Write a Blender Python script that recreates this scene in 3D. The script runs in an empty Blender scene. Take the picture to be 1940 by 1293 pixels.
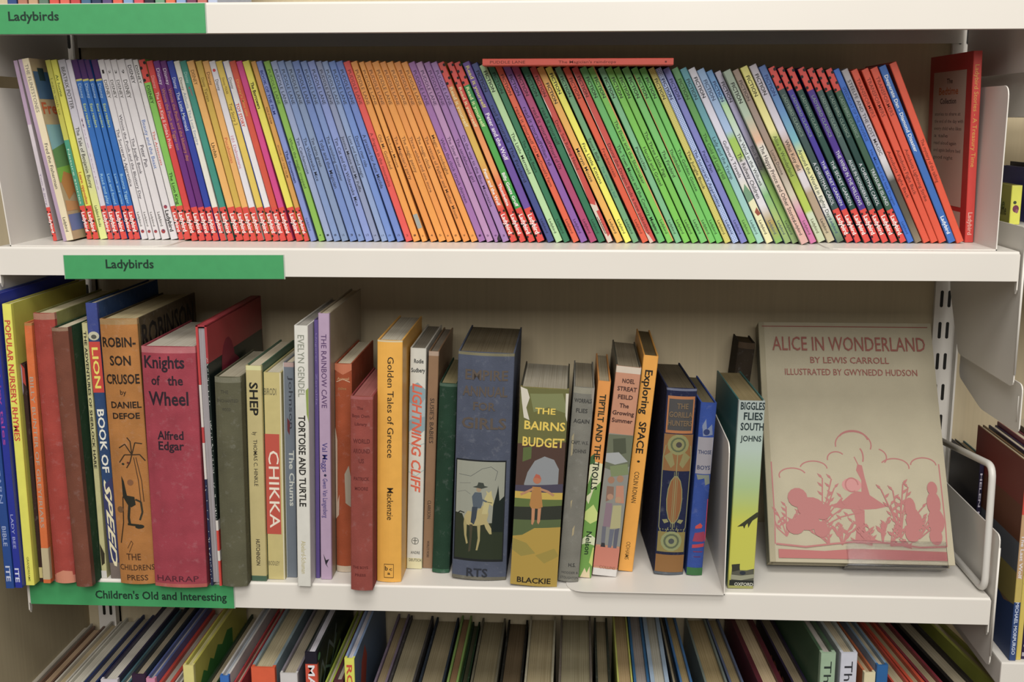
import bpy, bmesh, math, random
from mathutils import Vector, Matrix
random.seed(7)
S = bpy.context.scene
COL = S.collection

# ---------------------------------------------------------------- camera, world, lamps, exposure
W, H, FPX = 1940.0, 1293.0, 2158.116
CAM = Vector((0.0, -1.04083, 0.11759))
PITCH, YAW, ROLL = 0.192753, -0.057332, -0.001354
cp, sp, cw, sw = math.cos(PITCH), math.sin(PITCH), math.cos(YAW), math.sin(YAW)
FWD = Vector((sw * cp, cw * cp, -sp))
RG = Vector((cw, -sw, 0)); UP = RG.cross(FWD)
RGT = RG * math.cos(ROLL) + UP * math.sin(ROLL)
UPV = -RG * math.sin(ROLL) + UP * math.cos(ROLL)
cd = bpy.data.cameras.new('camera'); cam = bpy.data.objects.new('camera', cd); COL.objects.link(cam)
M = Matrix((RGT, UPV, -FWD)).transposed().to_4x4(); M.translation = CAM
cam.matrix_world = M
cd.sensor_width = 36.0; cd.lens = FPX / W * 36.0; cd.clip_start = 0.02
S.camera = cam
S.view_settings.view_transform = 'Standard'; S.view_settings.look = 'None'
S.view_settings.exposure = -0.18; S.view_settings.gamma = 1.0
w = bpy.data.worlds.new('room_light'); S.world = w; w.use_nodes = True
bg = w.node_tree.nodes['Background']; bg.inputs[0].default_value = (1.0, 0.96, 0.90, 1); bg.inputs[1].default_value = 0.32

def area(name, loc, target, sx, sy, energy, col):
    ld = bpy.data.lights.new(name, 'AREA'); ld.shape = 'RECTANGLE'; ld.size = sx; ld.size_y = sy
    ld.energy = energy; ld.color = col
    o = bpy.data.objects.new(name, ld); COL.objects.link(o); o.location = loc
    o.rotation_euler = (Vector(target) - Vector(loc)).to_track_quat('-Z', 'Y').to_euler()
    return o
area('ceiling_tube_lamp', (0.1, -1.25, 1.85), (0.1, 0, -0.1), 1.3, 0.80, 40.0, (1.0, 0.97, 0.92))
area('ceiling_tube_lamp', (0.2, -3.60, 1.85), (0.1, 0, -0.3), 2.4, 1.50, 140.0, (1.0, 0.97, 0.92))

# ---------------------------------------------------------------- rays from photo pixels to places in the room
def ray(px, py): return FWD + RGT * ((px - W / 2) / FPX) - UPV * ((py - H / 2) / FPX)
def aX(px, py, X): d = ray(px, py); return CAM + d * ((X - CAM.x) / d.x)
def aY(px, py, Y): d = ray(px, py); return CAM + d * ((Y - CAM.y) / d.y)
def aZ(px, py, Z): d = ray(px, py); return CAM + d * ((Z - CAM.z) / d.z)
def xat(px, Y, Z):                      # world x of the point on the line (.,Y,Z) seen in column px
    d0 = Vector((0, Y, Z)) - CAM
    k = (px - W / 2) / FPX
    # (x*RGT.x + d0.RGT) = k*(x*FWD.x + d0.FWD)
    return (k * d0.dot(FWD) - d0.dot(RGT)) / (RGT.x - k * FWD.x)

# ---------------------------------------------------------------- materials
def lin(c):
    c /= 255.0
    return c / 12.92 if c <= 0.04045 else ((c + 0.055) / 1.055) ** 2.4
def rgb(h, sat=0.85, k=0.80):
    c = [lin(int(h[i:i + 2], 16)) for i in (0, 2, 4)]; g = .3 * c[0] + .59 * c[1] + .11 * c[2]
    return tuple(min(0.88, k * (g + (q - g) * sat)) for q in c) + (1,)
_m = {}
def mat(hexc, kind='print', rough=None):
    key = (hexc, kind, rough)
    if key in _m: return _m[key]
    m = bpy.data.materials.new(kind + '_' + hexc); m.use_nodes = True
    nt = m.node_tree; b = nt.nodes['Principled BSDF']; N = nt.nodes.new; L = nt.links.new
    base = rgb(hexc)
    r0 = {'print': .42, 'ink': .55, 'cloth': .85, 'linen': .85, 'page': .9, 'metal': .38, 'panel': .8, 'plastic': .3, 'tube': .35}[kind]
    b.inputs['Roughness'].default_value = rough or r0
    b.inputs['Specular IOR Level'].default_value = {'cloth': .2, 'linen': .2, 'page': .1, 'panel': .15, 'ink': .3}.get(kind, .42)
    if kind in ('ink', 'plastic', 'tube'):
        b.inputs['Base Color'].default_value = base
        _m[key] = m; return m
    tc = N('ShaderNodeTexCoord'); nz = N('ShaderNodeTexNoise')
    L(tc.outputs['Object'], nz.inputs['Vector'])
    mx = N('ShaderNodeMix'); mx.data_type = 'RGBA'
    L(mx.outputs['Result'], b.inputs['Base Color'])
    sc, amt = {'print': (90, .10), 'cloth': (55, .30), 'linen': (40, .09), 'page': (30, .18), 'metal': (6, .05), 'panel': (9, .10)}[kind]
    nz.inputs['Scale'].default_value = sc; nz.inputs['Detail'].default_value = 5.0
    mx.inputs['A'].default_value = tuple(c * (1 - amt) for c in base[:3]) + (1,)
    mx.inputs['B'].default_value = tuple(min(.95, c * (1 + amt)) for c in base[:3]) + (1,)
    L(nz.outputs['Fac'], mx.inputs['Factor'])
    if kind in ('cloth', 'linen'):
        n2 = N('ShaderNodeTexNoise'); n2.inputs['Scale'].default_value = 900; L(tc.outputs['Object'], n2.inputs['Vector'])
        bp = N('ShaderNodeBump'); bp.inputs['Strength'].default_value = .25; bp.inputs['Distance'].default_value = .0006
        L(n2.outputs['Fac'], bp.inputs['Height']); L(bp.outputs['Normal'], b.inputs['Normal'])
    if kind == 'cloth':                 # rubbed, paler scuffs
        n3 = N('ShaderNodeTexNoise'); n3.inputs['Scale'].default_value = 130; n3.inputs['Detail'].default_value = 8; n3.inputs['Roughness'].default_value = .7; L(tc.outputs['Object'], n3.inputs['Vector'])
        r3 = N('ShaderNodeValToRGB'); r3.color_ramp.elements[0].position = .56; r3.color_ramp.elements[1].position = .74; L(n3.outputs['Fac'], r3.inputs['Fac'])
        ml = N('ShaderNodeMath'); ml.operation = 'MULTIPLY'; ml.inputs[1].default_value = .45; L(r3.outputs['Color'], ml.inputs[0])
        m3 = N('ShaderNodeMix'); m3.data_type = 'RGBA'; L(ml.outputs[0], m3.inputs['Factor']); L(mx.outputs['Result'], m3.inputs['A'])
        m3.inputs['B'].default_value = tuple(min(.8, c * .8 + .13) for c in base[:3]) + (1,); L(m3.outputs['Result'], b.inputs['Base Color'])
    if kind == 'page':                  # the edges of many leaves: fine streaks along the block
        mp = N('ShaderNodeMapping'); mp.inputs['Scale'].default_value = (1500, 6, 6); L(tc.outputs['Object'], mp.inputs['Vector'])
        n2 = N('ShaderNodeTexNoise'); n2.inputs['Scale'].default_value = 1.0; n2.inputs['Detail'].default_value = 2; L(mp.outputs['Vector'], n2.inputs['Vector'])
        m2 = N('ShaderNodeMix'); m2.data_type = 'RGBA'; m2.blend_type = 'MULTIPLY'; m2.inputs['Factor'].default_value = 1.0
        rp = N('ShaderNodeValToRGB'); rp.color_ramp.elements[0].position = .3; rp.color_ramp.elements[0].color = (.70, .67, .61, 1)
        rp.color_ramp.elements[1].position = .6; rp.color_ramp.elements[1].color = (1, 1, 1, 1)
        L(n2.outputs['Fac'], rp.inputs['Fac']); L(mx.outputs['Result'], m2.inputs['A']); L(rp.outputs['Color'], m2.inputs['B'])
        L(m2.outputs['Result'], b.inputs['Base Color'])
    if kind == 'panel':                 # upright grain of the back boards
        mp = N('ShaderNodeMapping'); mp.inputs['Scale'].default_value = (260, 260, 5); L(tc.outputs['Object'], mp.inputs['Vector'])
        L(mp.outputs['Vector'], nz.inputs['Vector']); nz.inputs['Scale'].default_value = 1.0
    _m[key] = m; return m
def grad(stops, rough=.42):
    """printed colour blend down a spine: stops are (v from the top, hex)"""
    m = bpy.data.materials.new('print_blend'); m.use_nodes = True; nt = m.node_tree; b = nt.nodes['Principled BSDF']
    b.inputs['Roughness'].default_value = rough
    tc = nt.nodes.new('ShaderNodeTexCoord'); sx = nt.nodes.new('ShaderNodeSeparateXYZ'); rp = nt.nodes.new('ShaderNodeValToRGB')
    nt.links.new(tc.outputs['Generated'], sx.inputs[0]); nt.links.new(sx.outputs['Z'], rp.inputs['Fac'])
    st = sorted([(1 - v, c) for v, c in stops])
    e = rp.color_ramp.elements
    while len(e) < len(st): e.new(0.5)
    for k, (p, c) in enumerate(st): e[k].position = p; e[k].color = rgb(c)
    nt.links.new(rp.outputs['Color'], b.inputs['Base Color'])
    return m
def clear_plastic():
    m = bpy.data.materials.new('clear_acrylic'); m.use_nodes = True; b = m.node_tree.nodes['Principled BSDF']
    b.inputs['Base Color'].default_value = (.93, .93, .95, 1); b.inputs['Roughness'].default_value = .08
    b.inputs['Transmission Weight'].default_value = 1.0; b.inputs['IOR'].default_value = 1.2
    return m
def dotted(hexa, hexb, scale):
    m = bpy.data.materials.new('print_check'); m.use_nodes = True; nt = m.node_tree; b = nt.nodes['Principled BSDF']
    b.inputs['Roughness'].default_value = .4
    tc = nt.nodes.new('ShaderNodeTexCoord'); ck = nt.nodes.new('ShaderNodeTexChecker')
    mp = nt.nodes.new('ShaderNodeMapping'); mp.inputs['Rotation'].default_value = (0, .785, 0)
    nt.links.new(tc.outputs['Object'], mp.inputs[0]); nt.links.new(mp.outputs[0], ck.inputs['Vector'])
    ck.inputs['Scale'].default_value = scale; ck.inputs['Color1'].default_value = rgb(hexa); ck.inputs['Color2'].default_value = rgb(hexb)
    nt.links.new(ck.outputs['Color'], b.inputs['Base Color']); return m
WHITE_METAL = mat('EAE4DA', 'metal')

# ---------------------------------------------------------------- object helpers
def link(name, me, parent=None):
    o = bpy.data.objects.new(name, me); COL.objects.link(o)
    if parent: o.parent = parent
    return o
def tag(o, label, cat, group=None, kind=None):
    if label: o['label'] = label
    if cat: o['category'] = cat
    if group: o['group'] = group
    if kind: o['kind'] = kind
    return o
def empty(name, loc, rot=None):
    o = bpy.data.objects.new(name, None); COL.objects.link(o); o.empty_display_size = .02
    mm = (rot or Matrix.Identity(3)).to_4x4(); mm.translation = Vector(loc); o.matrix_world = mm
    return o
class MB:
    def __init__(s): s.v = []; s.f = []; s.mi = []; s.mats = []
    def slot(s, m):
        if m not in s.mats: s.mats.append(m)
        return s.mats.index(m)
    def face(s, pts, m):
        n = len(s.v); s.v += [tuple(p) for p in pts]; s.f.append(list(range(n, n + len(pts)))); s.mi.append(s.slot(m))
    def box(s, a, b, m):
        x0, y0, z0 = a; x1, y1, z1 = b; n = len(s.v)
        s.v += [(x0, y0, z0), (x1, y0, z0), (x1, y1, z0), (x0, y1, z0), (x0, y0, z1), (x1, y0, z1), (x1, y1, z1), (x0, y1, z1)]
        for q in ((0, 3, 2, 1), (4, 5, 6, 7), (0, 1, 5, 4), (1, 2, 6, 5), (2, 3, 7, 6), (3, 0, 4, 7)):
            s.f.append([n + i for i in q]); s.mi.append(s.slot(m))
    def prism(s, prof, vec, m, mfun=None, caps=True):
        """closed outline of 3-D points swept by vec"""
        n = len(s.v); k = len(prof); vec = Vector(vec)
        s.v += [tuple(Vector(p)) for p in prof] + [tuple(Vector(p) + vec) for p in prof]
        for i in range(k):
            j = (i + 1) % k; s.f.append([n + i, n + j, n + k + j, n + k + i]); s.mi.append(s.slot(mfun(i) if mfun else m))
        if caps:
            s.f.append([n + i for i in range(k)][::-1]); s.mi.append(s.slot(m))
            s.f.append([n + k + i for i in range(k)]); s.mi.append(s.slot(m))
    def tube(s, pts, r, m, seg=10):
        pts = [Vector(p) for p in pts]; n0 = len(s.v); up = Vector((1, 0.01, 0.02))
        for i, p in enumerate(pts):
            d = (pts[min(i + 1, len(pts) - 1)] - pts[max(i - 1, 0)]).normalized()
            a = d.cross(up).normalized(); b = d.cross(a)
            for k in range(seg):
                t = 2 * math.pi * k / seg; s.v.append(tuple(p + a * (r * math.cos(t)) + b * (r * math.sin(t))))
        for i in range(len(pts) - 1):
            for k in range(seg):
                a = n0 + i * seg + k; b = n0 + i * seg + (k + 1) % seg
                s.f.append([a, b, b + seg, a + seg]); s.mi.append(s.slot(m))
        s.f.append([n0 + k for k in range(seg)]); s.mi.append(s.slot(m))
        s.f.append([n0 + (len(pts) - 1) * seg + k for k in range(seg)][::-1]); s.mi.append(s.slot(m))
    def build(s, name, parent=None, smooth=False, bevel=0, fix=True):
        me = bpy.data.meshes.new(name); me.from_pydata(s.v, [], s.f)
        for m in s.mats: me.materials.append(m)
        for p, i in zip(me.polygons, s.mi): p.material_index = i; p.use_smooth = smooth
        if fix:
            bm = bmesh.new(); bm.from_mesh(me); bmesh.ops.recalc_face_normals(bm, faces=bm.faces)
            if bevel: bmesh.ops.bevel(bm, geom=[e for e in bm.edges if e.calc_face_angle(0) > .6], offset=bevel, segments=2, profile=.6, affect='EDGES', clamp_overlap=True)
            bm.to_mesh(me); bm.free()
        me.update(); return link(name, me, parent)

# ---------------------------------------------------------------- lettering
_g = {}
def glyphs(s, bold=False, shear=0):
    k = (s, bold, shear)
    if k in _g: return _g[k]
    cu = bpy.data.curves.new('t', 'FONT'); cu.body = s; cu.size = 1.0; cu.resolution_u = 2
    cu.offset = .022 if bold else 0.004; cu.shear = shear
    o = bpy.data.objects.new('t', cu); COL.objects.link(o)
    me = bpy.data.meshes.new_from_object(o.evaluated_get(bpy.context.evaluated_depsgraph_get()))
    vs = [(v.co.x, v.co.y) for v in me.vertices]; fs = [list(p.vertices) for p in me.polygons]
    bpy.data.objects.remove(o); bpy.data.curves.remove(cu); bpy.data.meshes.remove(me)
    x0 = min([v[0] for v in vs], default=0); x1 = max([v[0] for v in vs], default=1)
    _g[k] = ([((a - x0), b) for a, b in vs], fs, x1 - x0)
    return _g[k]
CAP = 0.729
class Print:
    """flat printing on one surface; surf(a, b) gives the 3-D point for metres across a and metres up b"""
    def __init__(s, maxk=100, step=.000009): s.mb = MB(); s.k = 0; s.maxk = maxk; s.step = step
    def text(s, string, ox, oy, along, up, length, cap, m, bold=False, shear=0):
        vs, fs, wd = glyphs(string, bold, shear); n = len(s.mb.v); sc = cap / CAP; sl = length / max(wd, 1e-6)
        s.mb.v += [(ox + a * sl * along[0] + b * sc * up[0], -(s.k + 3) * s.step, oy + a * sl * along[1] + b * sc * up[1]) for a, b in vs]
        for f in fs: s.mb.f.append([n + i for i in f]); s.mb.mi.append(s.mb.slot(m))
    def poly(s, pts, m):
        s.k = min(s.k + 1, s.maxk); n = len(s.mb.v)
        s.mb.v += [(a, -s.k * s.step, b) for a, b in pts]; s.mb.f.append(list(range(n, n + len(pts)))); s.mb.mi.append(s.mb.slot(m))
    def ell(s, a, b, ra, rb, m, seg=14):
        s.poly([(a + ra * math.cos(2 * math.pi * i / seg), b + rb * math.sin(2 * math.pi * i / seg)) for i in range(seg)], m)
    def line(s, pts, wd, m):
        for (a, b), (c, d) in zip(pts, pts[1:]):
            L = math.hypot(c - a, d - b) or 1e-6; nx, ny = -(d - b) / L * wd / 2, (c - a) / L * wd / 2
            s.poly([(a + nx, b + ny), (c + nx, d + ny), (c - nx, d - ny), (a - nx, b - ny)], m); s.k -= 1
        s.k = min(s.k + 1, s.maxk)
    def build(s, name, parent, surf, cuts=()):
        if not s.mb.f: return None
        me = bpy.data.meshes.new(name); me.from_pydata(s.mb.v, [], s.mb.f)
        for m in s.mb.mats: me.materials.append(m)
        for p, i in zip(me.polygons, s.mb.mi): p.material_index = i
        if cuts:
            bm = bmesh.new(); bm.from_mesh(me)
            for c in cuts:
                bmesh.ops.bisect_plane(bm, geom=bm.verts[:] + bm.edges[:] + bm.faces[:], plane_co=(c, 0, 0), plane_no=(1, 0, 0))
            bm.to_mesh(me); bm.free()
        for v in me.vertices:
            p, nrm = surf(v.co.x, v.co.z); v.co = p + nrm * (.00012 - v.co.y)
        me.update()
        pm = parent.data; base = len(pm.materials); idx = []
        for m in me.materials:
            j = next((k for k, q in enumerate(pm.materials) if q == m), None)
            if j is None: pm.materials.append(m); j = len(pm.materials) - 1
            idx.append(j)
        bm = bmesh.new(); bm.from_mesh(pm); n0 = len(bm.faces); bm.from_mesh(me); bm.faces.ensure_lookup_table()
        for f in bm.faces[n0:]: f.material_index = idx[f.material_index]
        bm.to_mesh(pm); bm.free(); bpy.data.meshes.remove(me)

# ---------------------------------------------------------------- one book: cover (spine and boards), page block, printing
PAGE = 'D8CBAE'
def split_cover(root, t, h, d, cc, ch, arc, ns, zones, sm, bm_, kind):
    """a cased book: the spine piece wrapping a few millimetres onto two boards"""
    s = cc + .0035
    prof = [(0, s), (0, ch)] + arc + [(t, ch), (t, s), (t - cc, s), (t - cc, cc), (cc, cc), (cc, s)]; k = len(prof)
    zs = sorted({0.0, h} | {h * (1 - min(1, max(0, z))) for q in zones for z in q[:2]})
    mb = MB()
    for z in zs: mb.v += [(x, y, z) for x, y in prof]
    for r in range(len(zs) - 1):
        vm = 1 - (zs[r] + zs[r + 1]) / 2 / h; zm = sm
        for q in zones:
            if q[0] <= vm <= q[1]: zm = q[2] if isinstance(q[2], bpy.types.Material) else mat(q[2], kind)
        for i in range(k):
            j = (i + 1) % k
            mb.f.append([r * k + i, r * k + j, (r + 1) * k + j, (r + 1) * k + i]); mb.mi.append(mb.slot(zm))
    for r, zz in ((0, 0), (len(zs) - 1, 1)):
        idx = [r * k + i for i in range(k)]; mb.f.append(idx if zz else idx[::-1]); mb.mi.append(mb.slot(sm))
    sp_ = mb.build('spine', root); bd = []
    for x0, x1 in ((0, cc), (t - cc, t)):
        b = MB(); b.box((x0, s + .00005, 0), (x1, d, h), bm_); bd.append(b.build('board', root))
    return sp_, bd[0], bd[1]
def make_book(name, loc, rot, t, h, d, spine, board=None, zones=(), kind='print', page=PAGE, bulge=0.0, c=.0014, inset=.0015,
              texts=(), art=(), rart=(), lart=(), spine_mat=None, hcap=1.0, split=False):
    split = split or name == 'hardback_book'
    root = empty(name, loc, rot)
    bm_ = board if isinstance(board, bpy.types.Material) else mat(board or spine, kind)
    sm = spine_mat or mat(spine, kind)
    ns = 8 if bulge else 1; ch = min(.0006, t * .1)
    arc = [(ch + (t - 2 * ch) * i / ns, -bulge * (1 - (2 * i / ns - 1) ** 2)) for i in range(ns + 1)]
    outer = [(0, d), (0, ch)] + arc + [(t, ch), (t, d)]
    cc = min(c, t * .22)
    inner = [(t - cc, d), (t - cc, cc), (cc, cc), (cc, d)]
    prof = outer + inner; k = len(prof)
    if split:
        cover, lb, rb = split_cover(root, t, h, d, cc, ch, arc, ns, zones, sm, bm_, kind)
    else:
        zs = sorted({0.0, h} | {h * (1 - min(1, max(0, z))) for q in zones for z in q[:2]})
        mb = MB()
        for z in zs: mb.v += [(x, y, z) for x, y in prof]
        for r in range(len(zs) - 1):
            vm = 1 - (zs[r] + zs[r + 1]) / 2 / h
            zm = sm; zall = False
            for q in zones:
                if q[0] <= vm <= q[1]: zm = q[2] if isinstance(q[2], bpy.types.Material) else mat(q[2], kind); zall = len(q) > 3
            for i in range(k):
                j = (i + 1) % k
                if i == k - 1: m_ = bm_
                elif 1 <= i <= ns + 2: m_ = zm
                elif i in (0, ns + 3): m_ = zm if zall else bm_
                else: m_ = bm_
                mb.f.append([r * k + i, r * k + j, (r + 1) * k + j, (r + 1) * k + i]); mb.mi.append(mb.slot(m_))
        no = len(outer)
        for r, zz in ((0, 0), (len(zs) - 1, 1)):
            b = r * k
            idx = [b + 0, b + 1] + [b + 2 + i for i in range(ns + 1)] + [b + no - 2, b + no - 1, b + no, b + no + 1, b + no + 2, b + no + 3]
            mb.f.append(idx if zz else idx[::-1]); mb.mi.append(mb.slot(bm_ if not spine_mat else sm))
        cover = lb = rb = mb.build('cover', root)
    g = .0002
    pb = MB(); y0 = cc + .0004
    pb.box((cc + g, y0, inset), (t - cc - g, d - .003, h - inset), mat(page, 'page')); pb.build('page_block', root)
    if texts or art:
        cuts = [a[0] for a in arc[1:-1]] if bulge else ()
        def ssurf(a, b):
            u = min(1, max(0, (a - ch) / (t - 2 * ch)))
            if bulge:
                q = min(ns - 1, int(u * ns)); (xa, ya), (xb, yb) = arc[q], arc[q + 1]
                y = ya + (yb - ya) * min(1, max(0, (a - xa) / (xb - xa)))
            else: y = 0
            return Vector((a, y, b)), Vector((0, -1, 0))
        p = Print(); do_art(p, art, t, h); do_text(p, texts, t, h, hcap); p.build('print', cover, ssurf, cuts)
    if rart:
        p = Print(500, .000003); do_art(p, [q for q in rart if q[0] != 't'], d, h); do_text(p, [q[1:] for q in rart if q[0] == 't'], d, h)
        p.build('cover_print', rb, lambda a, b: (Vector((t, a, b)), Vector((1, 0, 0))))
    if lart:
        p = Print(500, .000003); do_art(p, [q for q in lart if q[0] != 't'], d, h); do_text(p, [q[1:] for q in lart if q[0] == 't'], d, h)
        p.build('cover_print', lb, lambda a, b: (Vector((0, d - a, b)), Vector((-1, 0, 0))))
    return root
def do_art(p, art, t, h):
    for q in art:
        if q[0] == 'p': p.poly([(u * t, (1 - v) * h) for u, v in q[1]], mat(q[2], 'ink'))
        elif q[0] == 'e': p.ell(q[1] * t, (1 - q[2]) * h, q[3] * t, q[4] * t, mat(q[5], 'ink'))
        elif q[0] == 'l': p.line([(u * t, (1 - v) * h) for u, v in q[1]], q[2] * t, mat(q[3], 'ink'))
        elif q[0] == 'r': p.poly([(u * t, (1 - v) * h) for u, v in ((q[1], q[2]), (q[3], q[2]), (q[3], q[4]), (q[1], q[4]))], mat(q[5], 'ink'))
def do_text(p, texts, t, h, hcap=1.0):
    for q in texts:
        if q[0] == 'v':      # ('v', string, u of the base line, v0, v1, cap height / t, colour, bold): runs down the spine
            _, s, u, v0, v1, cf, col = q[:7]
            p.text(s, u * t, (1 - v0) * h, (0, -1), (1, 0), (v1 - v0) * h, cf * t, mat(col, 'ink'), *(q[7:]))
        else:                # ('h', string, u0, u1, v of the base line, cap height / t, colour, bold)
            _, s, u0, u1, v, cf, col = q[:7]
            p.text(s, u0 * t, (1 - v) * h, (1, 0), (0, 1), (u1 - u0) * t, cf * t * hcap, mat(col, 'ink'), *(q[7:]))

# ---------------------------------------------------------------- shelving
Z_TOP, Z_MID, Z_LOW, Z_FOOT, LIP = 0.2204, 0.0, -0.3312, -0.690, 0.0268
X_L, X_R, Y_BACK = -0.545, 0.3959, 0.2025
def shelf(z, label, x0=X_L, x1=X_R):
    r, t = .0022, .0012
    out = [(0, -LIP), (0, -r)] + [(r - r * math.cos(a), -r + r * math.sin(a)) for a in (.4, .8, 1.2)] + [(r, 0), (Y_BACK - .003, 0), (Y_BACK - .003, -LIP)]
    inn = [(Y_BACK - .003 - t, -LIP), (Y_BACK - .003 - t, -t), (t, -t), (t, -LIP + t), (.012, -LIP + t), (.012, -LIP)]
    mb = MB(); mb.prism([(x0, y, z + q) for y, q in out + inn], (x1 - x0, 0, 0), WHITE_METAL)
    root = empty('metal_shelf', ((x0 + x1) / 2, 0, z)); o = mb.build('shelf_tray', root); o.matrix_parent_inverse = root.matrix_world.inverted()
    for x in (x0 - .0006, x1 + .0006):   # turned-in hooked end tabs
        e = MB(); e.prism([(x - .0006, .001, z - .003), (x - .0006, .006, z - .001), (x - .0006, .006, z - LIP - .008), (x - .0006, .004, z - LIP - .012), (x - .0006, .001, z - LIP - .008)], (.0012, 0, 0), WHITE_METAL)
        o = e.build('end_tab', root); o.matrix_parent_inverse = root.matrix_world.inverted()
    return tag(root, label, 'shelf', 'white metal library shelves')
shelf(Z_TOP, 'white metal shelf above the row of slim leaning books, its underside dark')
shelf(Z_MID, 'white metal shelf carrying the long row of slim leaning books')
shelf(Z_LOW, 'white metal shelf carrying the old hardbacks and the face-out pink and cream book')
shelf(Z_FOOT, 'bottom white metal shelf under the books seen from above', X_L + .02, X_R)
mb = MB(); mb.box((-1.3, Y_BACK + .004, -.80), (.43, Y_BACK + .02, .62), mat('D2C09A', 'panel')); tag(mb.build('wall_back'), None, None, kind='structure')
mb = MB(); mb.box((.43, .262, -.80), (1.1, .28, .62), mat('D2C09A', 'panel')); tag(mb.build('wall_back'), None, None, kind='structure')
mb = MB(); mb.box((-.600, -.10, -.80), (-.580, Y_BACK + .004, Z_MID - .06), mat('BFAF8A', 'panel')); tag(mb.build('wall_left'), None, None, kind='structure')
mb = MB(); mb.box((-3, -4, -.84), (3, .6, -.80), mat('6B6258', 'panel')); tag(mb.build('floor'), None, None, kind='structure')

def upright(x, label):
    root = empty('slotted_upright', (x, Y_BACK, -.80)); mb = MB(); wd = .025
    mb.box((-wd / 2, -.002, 0), (wd / 2, .003, 1.42), WHITE_METAL); mb.box((wd / 2 - .002, -.012, 0), (wd / 2 + .0, .003, 1.42), WHITE_METAL)
    mb.build('post', root)
    z = -.1086 + .80 - .0345 * 10
    while z < 1.3:
        for dx in (-.0055, .0025):
            s = MB(); s.prism([(dx + .0017 * math.cos(a), -.00235, z + (.0075 if math.sin(a) > 0 else -.0075) + .0017 * math.sin(a)) for a in [2 * math.pi * (i + .5) / 12 for i in range(12)]], (0, .0002, 0), mat('1A1813', 'ink'))
            s.build('slot', root)
        z += .0345
    return tag(root, label, 'shelf upright', 'slotted steel uprights')
upright(.3995, 'white slotted steel upright beside the face-out book, dark slots in pairs')
upright(X_L - .008, 'white slotted steel upright behind the tall books at the dark end of the bay')

def bracket(x, pts, label, th=.0012, fr=.008):
    """side plate: outline as (y, z), corners rounded"""
    out = []
    n = len(pts)
    for i in range(n):
        a, b, c = Vector(pts[i - 1]), Vector(pts[i]), Vector(pts[(i + 1) % n])
        e, f = (a - b), (c - b); r = min(fr, e.length * .4, f.length * .4); e.normalize(); f.normalize()
        for k in range(5):
            s = k / 4; p0, p1 = b + e * r, b + f * r
            out.append((p0 * (1 - s) ** 2 + b * 2 * s * (1 - s) + p1 * s * s))
    mb = MB(); mb.prism([(x, p[0], p[1]) for p in out], (th, 0, 0), WHITE_METAL)
    root = empty('shelf_bracket', (x, Y_BACK, pts[0][1])); o = mb.build('side_plate', root); o.matrix_parent_inverse = root.matrix_world.inverted()
    f = MB(); f.tube([(x + th / 2, -.0035 + p * 0, z) for p, z in ((0, max(q[1] for q in pts) - .012), (0, min(q[1] for q in pts) + .012))], .0011, WHITE_METAL, 8)
    o = f.build('rolled_edge', root, True); o.matrix_parent_inverse = root.matrix_world.inverted()
    return tag(root, label, 'shelf bracket', 'steel shelf end brackets')
XB = X_R + .0026
bracket(XB, [(-.003, .022), (Y_BACK - .012, .022), (Y_BACK - .012, -.060), (.150, -.124), (-.003, -.124)], 'white steel side plate at the end of the slim book shelf, hanging deep below it')
bracket(XB, [(-.003, -.267), (Y_BACK - .012, -.267), (Y_BACK - .012, -.40), (-.003, -.40)], 'white steel side plate beside the face-out book, behind the bent wire')
bracket(XB, [(-.003, .232), (Y_BACK - .012, .232), (Y_BACK - .012, .158), (-.003, .158)], 'white steel side plate under the uppermost shelf, above the red standing book')
bracket(XB + .006, [(-.010, -.120), (.16, -.120), (.16, -.150), (.09, -.168), (-.010, -.166)], 'white steel plate of the next bay, rounded tip just under the deep side plate')
bracket(XB + .006, [(-.010, .172), (.20, .172), (.20, .118), (-.010, .119)], 'white steel plate of the next bay, behind the top of the red standing book')
XLB = X_L - .0040
bracket(XLB, [(-.003, .222), (Y_BACK - .012, .222), (Y_BACK - .012, .158), (-.003, .158)], 'white steel side plate added to shade the back above the cream and lilac slim book')  # end plate added to darken the back panel beside it
bracket(XLB, [(-.003, -.010), (Y_BACK - .012, -.010), (Y_BACK - .012, -.124), (-.003, -.124)], 'white steel side plate above the yellow nursery book')

# bent wire end support on the old-book shelf
root = empty('wire_bookend', (XB - .006, .17, Z_LOW)); xw = XB - .0060
path = []
crn = [(.1945, -.2265), (.012, -.2035), (.008, -.3270), (.185, -.3270)]
def rounded(c, r=.014, n=7):
    out = [Vector(c[0])]
    for i in range(1, len(c) - 1):
        a, b, d = Vector(c[i - 1]), Vector(c[i]), Vector(c[i + 1]); p0 = b + (a - b).normalized() * r; p1 = b + (d - b).normalized() * r
        for k in range(n): s = k / (n - 1); out.append(p0 * (1 - s) ** 2 + b * 2 * s * (1 - s) + p1 * s * s)
    return out + [Vector(c[-1])]
mb = MB(); mb.tube([(xw, y, z) for y, z in rounded(crn)], .0034, mat('DCD8D0', 'tube'), 12)
o = mb.build('wire_loop', root, True); o.matrix_parent_inverse = root.matrix_world.inverted()
mb = MB(); mb.box((xw - .004, .188, -.234), (xw + .006, .1985, -.216), mat('DCD8D0', 'tube')); o = mb.build('clip', root, bevel=.0015); o.matrix_parent_inverse = root.matrix_world.inverted()
tag(root, 'bent white wire loop standing at the open end of the old-book shelf', 'bookend')

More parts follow.
